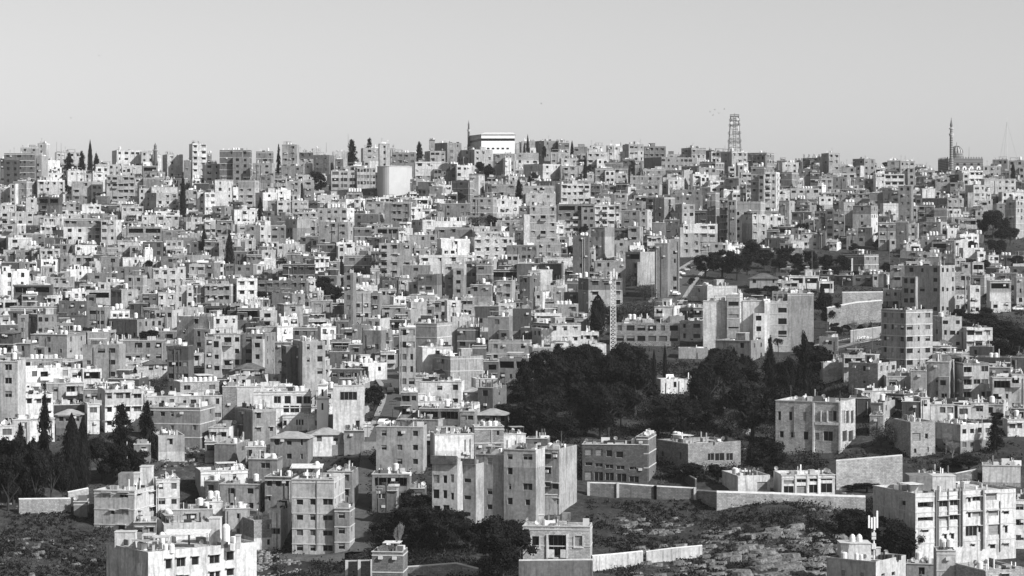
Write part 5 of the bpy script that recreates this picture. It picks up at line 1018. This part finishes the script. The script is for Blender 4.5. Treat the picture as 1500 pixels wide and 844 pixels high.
# ---------------------------------------------------------------- trees
def leafmesh(name, pts, size, mat, up=.0, core=None):
    """many leaf clumps as small bent quads around the given points"""
    rg = np.random.default_rng(abs(hash(name)) % 1000 if False else len(pts)); n = len(pts)
    d = rg.normal(size=(n, 3)); d /= np.linalg.norm(d, axis=1)[:, None]; e = rg.normal(size=(n, 3)); e[:, 2] += up*3; e -= (e*d).sum(1)[:, None]*d; e /= np.linalg.norm(e, axis=1)[:, None]; f = np.cross(d, e)
    sz = size*rg.uniform(.5, 1.3, (n, 1)); v = np.empty((n, 4, 3)); v[:, 0] = pts-e*sz-f*sz*.55; v[:, 1] = pts+f*sz*.7-e*sz*.2; v[:, 2] = pts+e*sz+f*sz*.1; v[:, 3] = pts-f*sz*.7+e*sz*.2
    V = v.reshape(-1, 3).tolist(); Fc = np.arange(n*4).reshape(-1, 4).tolist(); mb = MB(); mb.v = V; mb.f = Fc; mb.mats = [mat]; mb.m = [0]*n
    if core:
        for (c, r) in core:
            k = 7; vv = []; ff = []
            for i in range(1, k-1):
                for j in range(8): a = math.pi*i/(k-1); b = 2*math.pi*j/8; q = 1+.22*math.sin(5*b+i*2); vv.append((c[0]+r[0]*q*math.sin(a)*math.cos(b), c[1]+r[1]*q*math.sin(a)*math.sin(b), c[2]+r[2]*math.cos(a)))
            for i in range(k-3):
                for j in range(8): ff.append((i*8+j, i*8+(j+1) % 8, (i+1)*8+(j+1) % 8, (i+1)*8+j))
            mb.add(vv, ff, mat)
    return mb.mesh(name)
def crown(kind, seed):
    rg = np.random.default_rng(seed); P = []
    if kind == 'r':
        cl = []
        for i in range(17):
            a = rg.uniform(0, 6.28); rr_ = .34*math.sqrt(rg.uniform()); z = rg.uniform(.3, .86); rr_ *= 1.15-abs(z-.55)*1.3; cl.append(((rr_*math.cos(a), rr_*math.sin(a), z), rg.uniform(.09, .19)))
        for c, r_ in cl:
            n = int(5200*(r_/.14)**2/17); d = rg.normal(size=(n, 3)); d /= np.linalg.norm(d, axis=1)[:, None]; P.append(np.array(c)+d*r_*rg.uniform(.6, 1.12, (n, 1))*np.array([1, 1, .75]))
        return leafmesh('crown', np.vstack(P), .021, M['leaf'], core=[(c, (r_*.72, r_*.72, r_*.55)) for c, r_ in cl])
    if kind == 'g':
        for i in range(22):
            a = rg.uniform(0, 6.28); rr_ = .42*math.sqrt(rg.uniform()); c = (rr_*math.cos(a), rr_*math.sin(a), rg.uniform(.25, .85)); n = 130; P.append(np.array(c)+rg.normal(size=(n, 3))*.075)
        return leafmesh('crown', np.vstack(P), .02, M['leaf_grey'])
    if kind in 'co':
        n = 5200; z = rg.uniform(.03, 1, n); 
        prof = np.where(z < .25, .55+z*1.8, 1.0-((z-.25)/.75)**(2.1 if kind == 'c' else 2.2)*.97) if kind == 'c' else np.sin(np.clip(z, 0, 1)**.8*math.pi)**.7
        a = rg.uniform(0, 6.28, n); r_ = .5*prof*rg.uniform(.72, 1.06, n)*(1+.12*np.sin(a*5+z*20)); pts = np.stack([r_*np.cos(a), r_*np.sin(a), z], 1)
        core = [((0, 0, .28), (.36, .36, .26)), ((0, 0, .55), (.3, .3, .25)), ((0, 0, .78), (.16, .16, .2))] if kind == 'c' else [((0, 0, .5), (.38, .38, .42))]
        return leafmesh('crown', pts, .02, M['leaf'], up=1, core=core)
    if kind == 'n':
        for i in range(85):
            z = .1+.88*(i/85)**.9; R_ = .5*(1-z)**.6*rg.uniform(.3, 1.25)+.02; a = rg.uniform(0, 6.28); n = int(110*R_/.3)+22; t = rg.uniform(0.05, 1, n); w_ = rg.normal(size=(n, 3))*.028
            P.append(np.stack([R_*t*math.cos(a), R_*t*math.sin(a), z+.03*t-.05*t*t], 1)+w_)
        return leafmesh('crown', np.vstack(P), .021, M['leaf'], core=[((0, 0, .35), (.16, .16, .24)), ((0, 0, .6), (.09, .09, .26))])
    if kind == 'u':
        for i in range(20):
            a = rg.uniform(0, 6.28); rr_ = .42*math.sqrt(rg.uniform()); z = .78-.25*(rr_/.42)**2+rg.uniform(-.05, .05); n = 280; P.append(np.array((rr_*math.cos(a), rr_*math.sin(a), z))+rg.normal(size=(n, 3))*np.array([.07, .07, .05]))
        return leafmesh('crown', np.vstack(P), .018, M['leaf'], core=[((0, 0, .66), (.36, .36, .13))])
    if kind == 'p':
        mb = MB()
        for i in range(34):
            a = i*2.4; el = rg.uniform(-.5, 1.1); q = Vector((0, 0, .72)); dx = math.cos(a); dy = math.sin(a)
            for k in range(6):
                s_ = .085; q2 = q+Vector((dx*math.cos(el)*s_, dy*math.cos(el)*s_, math.sin(el)*s_*.55)); el -= .32
                for sg in (-1, 1): sd = Vector((-dy, dx, -.5))*(.035*sg if k else .02*sg); mb.face([q, q2, q2+sd, q+sd], M['leaf'])
                q = q2
        return mb.mesh('crown')
def trunk(kind, seed):
    rr = random.Random(seed); mb = MB()
    if kind == 'b':
        def grow(p, d, l, r_, dep):
            q = p+d*l; mb.bar(p, q, r_, M['twig'], 5, r_*.65)
            if dep:
                for _ in range(3 if dep > 2 else 4):
                    nd = (d+Vector((rr.uniform(-.7, .7), rr.uniform(-.7, .7), rr.uniform(-.1, .5)))).normalized(); grow(q, nd, l*rr.uniform(.6, .85), r_*.6, dep-1)
        for k in range(4): grow(Vector((0, 0, 0)), Vector((rr.uniform(-.35, .35), rr.uniform(-.3, .3), 1)).normalized(), .24, .02, 5)
        return mb.mesh('trunk')
    top = {'r': .55, 'g': .5, 'c': .9, 'o': .6, 'n': .97, 'u': .65, 'p': .72}[kind]; th_ = {'p': .035, 'c': .05, 'n': .03}.get(kind, .04)
    mb.bar((0, 0, -.04), (.01, 0, top), th_, M['bark'], 8, th_*.35 if kind != 'p' else th_*.8)
    if kind in 'rgu':
        for k in range(7): a = k*.9+rr.random(); z = rr.uniform(.15, .45) if kind != 'u' else .5; mb.bar((0, 0, z), (.32*math.cos(a), .32*math.sin(a), z+.25), .016, M['bark'], 5, .006)
    return mb.mesh('trunk')
TM = {}
for kd, nv in (('r', 5), ('g', 3), ('c', 3), ('o', 1), ('n', 4), ('u', 1), ('p', 1), ('b', 3)):
    TM[kd] = [(crown(kd, 10*s+3) if kd != 'b' else None, trunk(kd, s)) for s in range(nv)]
TN = {'r': ('evergreen_tree', 'round dark evergreen'), 'g': ('shrub', 'grey bushy shrub'), 'c': ('cypress_tree', 'narrow dark cypress'), 'o': ('evergreen_tree', 'egg shaped black evergreen'), 'n': ('conifer_tree', 'ragged conifer'), 'u': ('umbrella_pine', 'broad flat topped pine'), 'p': ('palm_tree', 'palm with drooping fronds'), 'b': ('bare_tree', 'leafless pale branched tree')}
NREP = {}
for i, t in enumerate(s_ for s_ in TREES.replace('\n', ';').split(';')):
    kd, px, yb, yt, w_ = t.split(); px, yb, yt, w_ = map(float, (px, yb, yt, w_))
    if kd in 'rn' and 642 < yb < 702 and yt < 672 and px+w_/2 > 852 and px-w_/2 < 1092: continue      # the wood ends behind the garden house
    g0 = gpy(px, 1262)
    if yb < g0+2: p = Vector((PX(px, 1255), 1255, terr(px, 1255)))
    else: p = at(px, yb)
    e = owner(px, yb)
    h = ZP(yt, p.y)-p.z; wm_ = w_*p.y/F
    if kd in 'r': h *= 1.02
    root = thing(TN[kd][0], p, rnd.uniform(0, 6)); va = TM[kd][i % len(TM[kd])]; wm_ *= 1.18 if kd == 'r' else 1.02; sc = Matrix.Diagonal((wm_, wm_, h, 1))
    if va[0]: link('crown', va[0], root, sc)
    link('trunk', va[1], root, sc)
    if kd == 'b': root.children[0].name = 'trunk'
    q_ = (yb-yt)/max(w_, 1); big = ('huge ' if h > 15 else 'large ' if h > 11 else 'small ' if h < 5 else '')+('squat ' if q_ < .8 and kd == 'r' else 'tall ' if q_ > 1.5 and kd == 'r' else '')
    reg(root, big+TN[kd][1], 'shrub' if kd == 'g' else 'tree', px, (yb+yt)/2, {'r': 'dark evergreen trees', 'g': 'grey shrubs', 'c': 'cypress trees', 'n': 'ragged conifers', 'b': 'bare trees'}.get(kd), w_)
from mathutils import noise
# ---------------------------------------------------------------- ground cover and loose rock
def scatter(name, zones, size, mat, label, seed, quads=3, h=1.0):
    rg = random.Random(seed); V = []; Fc = []
    for (x0, y0, x1, y1, n, sz) in zones:
        for _ in range(n):
            p = at(rg.uniform(x0, x1), rg.uniform(y0, y1)); s_ = sz*rg.uniform(.4, 1.3)
            if noise.noise((p.x*.13, p.y*.13, seed))+.35*noise.noise((p.x*.6, p.y*.6, seed)) < rg.uniform(-.35, .15): continue
            p = p+Vector((rg.uniform(-.8, .8), rg.uniform(-1, 1), 0)); p.z = tz(p.x, p.y)-.1
            for q in range(quads):
                a = rg.uniform(0, 6.28); d = Vector((math.cos(a), math.sin(a), 0))*s_*.28; l = Vector((rg.uniform(-.4, .4)*s_, rg.uniform(-.4, .4)*s_, s_*h*rg.uniform(.6, 1.2)))
                k = len(V); V += [tuple(p-d), tuple(p+d), tuple(p+d*.3+l), tuple(p-d*.5+l*.9)]; Fc.append((k, k+1, k+2, k+3))
    mb = MB(); mb.v = V; mb.f = Fc; mb.mats = [mat]; mb.m = [0]*len(Fc)
    tag(link(name, mb.mesh(name)), label, name.replace('_', ' '), kind='stuff')
scatter('grass', [(-10, 752, 165, 850, 24000, .3), (860, 735, 1260, 850, 30000, .32), (1318, 640, 1460, 712, 6000, .4), (1390, 470, 1505, 535, 2500, .5), (1430, 335, 1500, 420, 700, .8), (400, 800, 640, 850, 4000, .4), (600, 770, 780, 850, 4000, .4), (1215, 565, 1260, 590, 300, .6), (960, 660, 1120, 710, 900, .7)], 1, principled('dry_grass', .07, .95, noise=[2.0], lo=.5, hi=1.4, spec=.1), 'rough dry grass over the steep slopes', 5)
def clumps(zones, seed, per=16):
    rg = random.Random(seed); ng = np.random.default_rng(seed); P = []
    for (x0, y0, x1, y1, n, sz) in zones:
        for _ in range(n):
            p = at(rg.uniform(x0, x1), rg.uniform(y0, y1)); s_ = sz*rg.uniform(.35, 1.2)
            if noise.noise((p.x*.13, p.y*.13, seed)) < rg.uniform(-.4, .1): continue
            P.append(np.array([p.x, p.y, tz(p.x, p.y)+s_*.3])+ng.normal(size=(per, 3))*np.array([.45, .45, .32])*s_)
    tag(link('undergrowth', leafmesh('undergrowth', np.vstack(P), .2, M['leaf'])), 'dark weeds and bushes between houses and below the wood', 'undergrowth', kind='stuff')
clumps([(0, 752, 165, 850, 1100, .7), (745, 530, 1205, 700, 9000, 2.0), (540, 640, 640, 840, 700, 1.2), (860, 735, 1240, 850, 2600, .8), (1180, 735, 1350, 830, 1800, 1.4), (600, 730, 770, 850, 1600, 1.4), (1120, 400, 1320, 480, 900, 1.0), (0, 270, 1500, 520, 7000, 1.3), (0, 520, 560, 720, 1500, 1.1), (1200, 520, 1500, 680, 1500, 1.1), (400, 800, 640, 850, 900, 1.1), (1400, 430, 1500, 520, 700, 1.2)], 7)
def rocks(name, zones, mat, label, seed):
    rg = random.Random(seed); mb = MB()
    for (x0, y0, x1, y1, n, s0, flat) in zones:
        for _ in range(n):
            qx, qy = rg.uniform(x0, x1), rg.uniform(y0, y1)
            if n > 100 and name == 'rock_ledges': qy = round((qy-.13*qx)/7.5)*7.5+.13*qx+rg.uniform(-1.3, 1.3)       # strata dip across the slope
            p = at(qx, qy)
            if n > 100 and noise.noise((p.x*.12, p.y*.25, seed)) < rg.uniform(-.25, .2): continue
            a = s0*rg.uniform(.35, 1.8); b = a*rg.uniform(.2, .6); c = b*1.5*flat*rg.uniform(.5, 1.3); r_ = rg.uniform(-.3, .3)
            v = []
            for z in (-.5, .5):
                for k in range(6):
                    t = k*math.pi/3+rg.uniform(-.3, .3); q = rg.uniform(.7, 1.1)*(1 if z < 0 else .78); x_, y_ = a*q*math.cos(t), b*q*math.sin(t); v.append((p.x+x_*math.cos(r_)-y_*math.sin(r_), p.y+x_*math.sin(r_)+y_*math.cos(r_), p.z+c*(z*2+.4)+rg.uniform(-.1, .1)*c+.12*x_))
            mb.add(v, [tuple(range(5, -1, -1)), tuple(range(6, 12))]+[(k, (k+1) % 6, 6+(k+1) % 6, 6+k) for k in range(6)], mat)
    tag(link(name, mb.mesh(name)), label, name.replace('_', ' '), kind='stuff')
rocks('rock_ledges', [(1030, 775, 1245, 850, 620, 1.3, .3), (1075, 800, 1235, 850, 260, 1.8, .3), (930, 800, 1060, 850, 170, 1.1, .35), (900, 760, 1010, 785, 50, 1.0, .3), (0, 790, 150, 850, 45, .7, .4), (1165, 720, 1260, 765, 30, 1.0, .4), (1100, 660, 1110, 690, 12, 1.3, .5)], M['rock'], 'broken limestone ledges on the steep bottom slope', 9)
rocks('rubble', [(376, 798, 440, 850, 700, .38, .6), (0, 735, 60, 755, 20, .5, .5), (235, 655, 300, 690, 60, .5, .6), (1435, 600, 1500, 625, 50, .7, .6), (640, 752, 720, 772, 60, .6, .5), (1075, 632, 1095, 660, 40, .9, .6)], M['rubble'], 'pale rubble heaped between the lower houses', 12)
# ---------------------------------------------------------------- haze
HAZE = 0.00005
hb = MB(); hb.box(-11500, 11500, -30, 12500, -310, 130, principled('unused', .5)); hm = bpy.data.materials.new('haze'); hm.use_nodes = True; t_ = hm.node_tree; t_.nodes.remove(t_.nodes['Principled BSDF'])
pv = t_.nodes.new('ShaderNodeVolumePrincipled'); pv.inputs['Color'].default_value = (.9, .9, .9, 1); pv.inputs['Density'].default_value = HAZE; pv.inputs['Anisotropy'].default_value = .2; t_.links.new(pv.outputs[0], t_.nodes['Material Output'].inputs['Volume'])
hb.mats = [hm]
if HAZE > 0: tag(link('haze', hb.mesh('haze')), 'thin pale air between the near and far hillside', 'haze', kind='stuff')
# ---------------------------------------------------------------- labels
NUM = ['no', 'one', 'two', 'three', 'four', 'five', 'six', 'seven', 'eight', 'nine', 'ten']
ORD = ['first', 'second', 'third', 'fourth', 'fifth', 'sixth', 'seventh', 'eighth', 'ninth']
def near_marks(px, py, skip=0):
    return sorted((((px-a)**2+((py-b)*1.4)**2)**.5, a, b, n) for a, b, n in LANDMARKS)[:3]
def rel(px, py, m):
    d, a, b, n = m; dx, dy = px-a, py-b
    if d < 22: return 'beside '+n
    v = 'below' if dy > 0 else 'above'; h = 'right' if dx > 0 else 'left'
    q = 'just ' if d < 48 else 'far ' if d > 110 else ''
    v = q+v; h0 = h; h = q+h
    if abs(dy) > 2*abs(dx): return v+' '+n
    if abs(dx) > 2*abs(dy): return h+' of '+n
    return v+' and '+h0+' of '+n
items = []
for e in INDIV:
    n = min(max(1, round(e['n'])), 8); fl = e['fl']; t = WORDT[e['tone']]
    noun = 'tower' if e['n'] > 5.2 else 'block' if e['n'] > 2.9 else 'house'
    if e['x1']-e['x0'] > 75: t = 'long '+t
    elif e['x1']-e['x0'] < 15: t = 'narrow '+t
    f = []
    if 'p' in fl: f.append('pitched roof')
    if 'u' in fl: f.append('bare roof posts')
    if 'b' in fl: f.append('balconies')
    if 'd' in fl: f.append('open loggia')
    if 'x' in fl: f.append('coursed stonework')
    if 'k' in fl: f.append('pale floor bands')
    if 'w' in fl: f.append('wide windows')
    if not e['win'] and e['cl']+e['cr'] == 0: f.append('blank walls')
    tk = e.get('tanks', 0)
    if tk: f.append(NUM[tk]+' roof tank'+('s' if tk > 1 else ''))
    if not f: f.append(NUM[max(e['cl'], e['cr'], 1)]+' window columns' if max(e['cl'], e['cr']) > 1 else 'single window column')
    px, py = (e['x0']+e['x1'])/2, min(e['yt']+e['n']*1.5*10657/e['Y']/3.15*.6, e['yt']+25)
    items.append(dict(o=e['root'], look='%s %s-storey %s' % (t, NUM[n], noun), f=f, cat={'tower': 'tower block', 'block': 'apartment block', 'house': 'house'}[noun], px=px, py=py, group='flat roofed blocks stepped up the hillside', w=e['x1']-e['x0']))
for t in THINGS: items.append(dict(o=t['o'], look=t['look'], f=[], cat=t['cat'], px=t['px'], py=t['py'], group=t['group'], w=t['w']))
def variants(it):
    ms = near_marks(it['px'], it['py']); f = it['f']; L = []
    # a monument is not described by its own landmark
    if not f and len(it['look'].split()) >= 7: L.append(it['look'])
    ms = [m for m in ms if not (m[0] < 14 and it['cat'] not in ('house',))] or ms
    r = [rel(it['px'], it['py'], m) for m in ms]
    w1 = ' with '+f[0] if f else ''
    if len(ms) > 1:
        L.append('%s%s %s, towards %s' % (it['look'], w1, r[0], ms[1][3])); L.append('%s %s, towards %s' % (it['look'], r[0], ms[1][3]))
    L.append('%s%s %s' % (it['look'], w1, r[0]))
    if len(f) > 1: L.append('%s with %s, %s' % (it['look'], f[1], r[0]))
    L.append('%s%s, %s, facing %s' % (it['look'], '', r[0], ms[1][3]) if False else '%s, %s, towards %s' % (it['look'], r[0], ms[1][3] if len(ms) > 1 else ms[0][3]))
    if len(ms) > 1: L.append('%s%s %s' % (it['look'], w1, r[1]))
    return [v for v in L if 4 <= len(v.split()) <= 16] or [' '.join(L[0].split()[:16])]
key = lambda l: l.lower().replace(',', '').replace('-', ' ')
vv = {id(i): variants(i) for i in items}; count = {}
for i in items:
    for v in set(map(key, vv[id(i)])): count[v] = count.get(v, 0)+1
used = {}; rest = []
for i in items:                                  # first choice: a sentence that fits this one thing only
    c = [v for v in vv[id(i)] if count[key(v)] == 1]
    if c: used[key(c[0])] = i; tag(i['o'], c[0], i['cat'], i['group'])
    else: rest.append(i)
by = {}
for i in rest: by.setdefault(vv[id(i)][0], []).append(i)
EXT = ['', 'upper ', 'lower ']
for k, g in sorted(by.items()):
    g.sort(key=lambda i: i['px'])
    for j, i in enumerate(g):
        m = near_marks(i['px'], i['py']); done = False
        for o_ in ((('leftmost' if j == 0 else 'rightmost' if j == len(g)-1 else ORD[min(j, 8)]+' from left'),) if len(g) > 1 else ()) + ('higher', 'lower', 'nearer', 'farther', 'wider', 'slimmer'):
            for q in range(3):
                lab = '%s %s, %s' % (o_, i['look'], rel(i['px'], i['py'], m[q]))
                if len(lab.split()) <= 16 and key(lab) not in used: used[key(lab)] = i; tag(i['o'], lab, i['cat'], i['group']); done = True; break
            if done: break
        if not done: tag(i['o'], k, i['cat'], i['group'])
labs = [i['o']['label'] for i in items]; print('labels', len(labs), 'distinct', len(set(map(key, labs))), 'ordinals', len(rest), 'longest', max(len(l.split()) for l in labs))
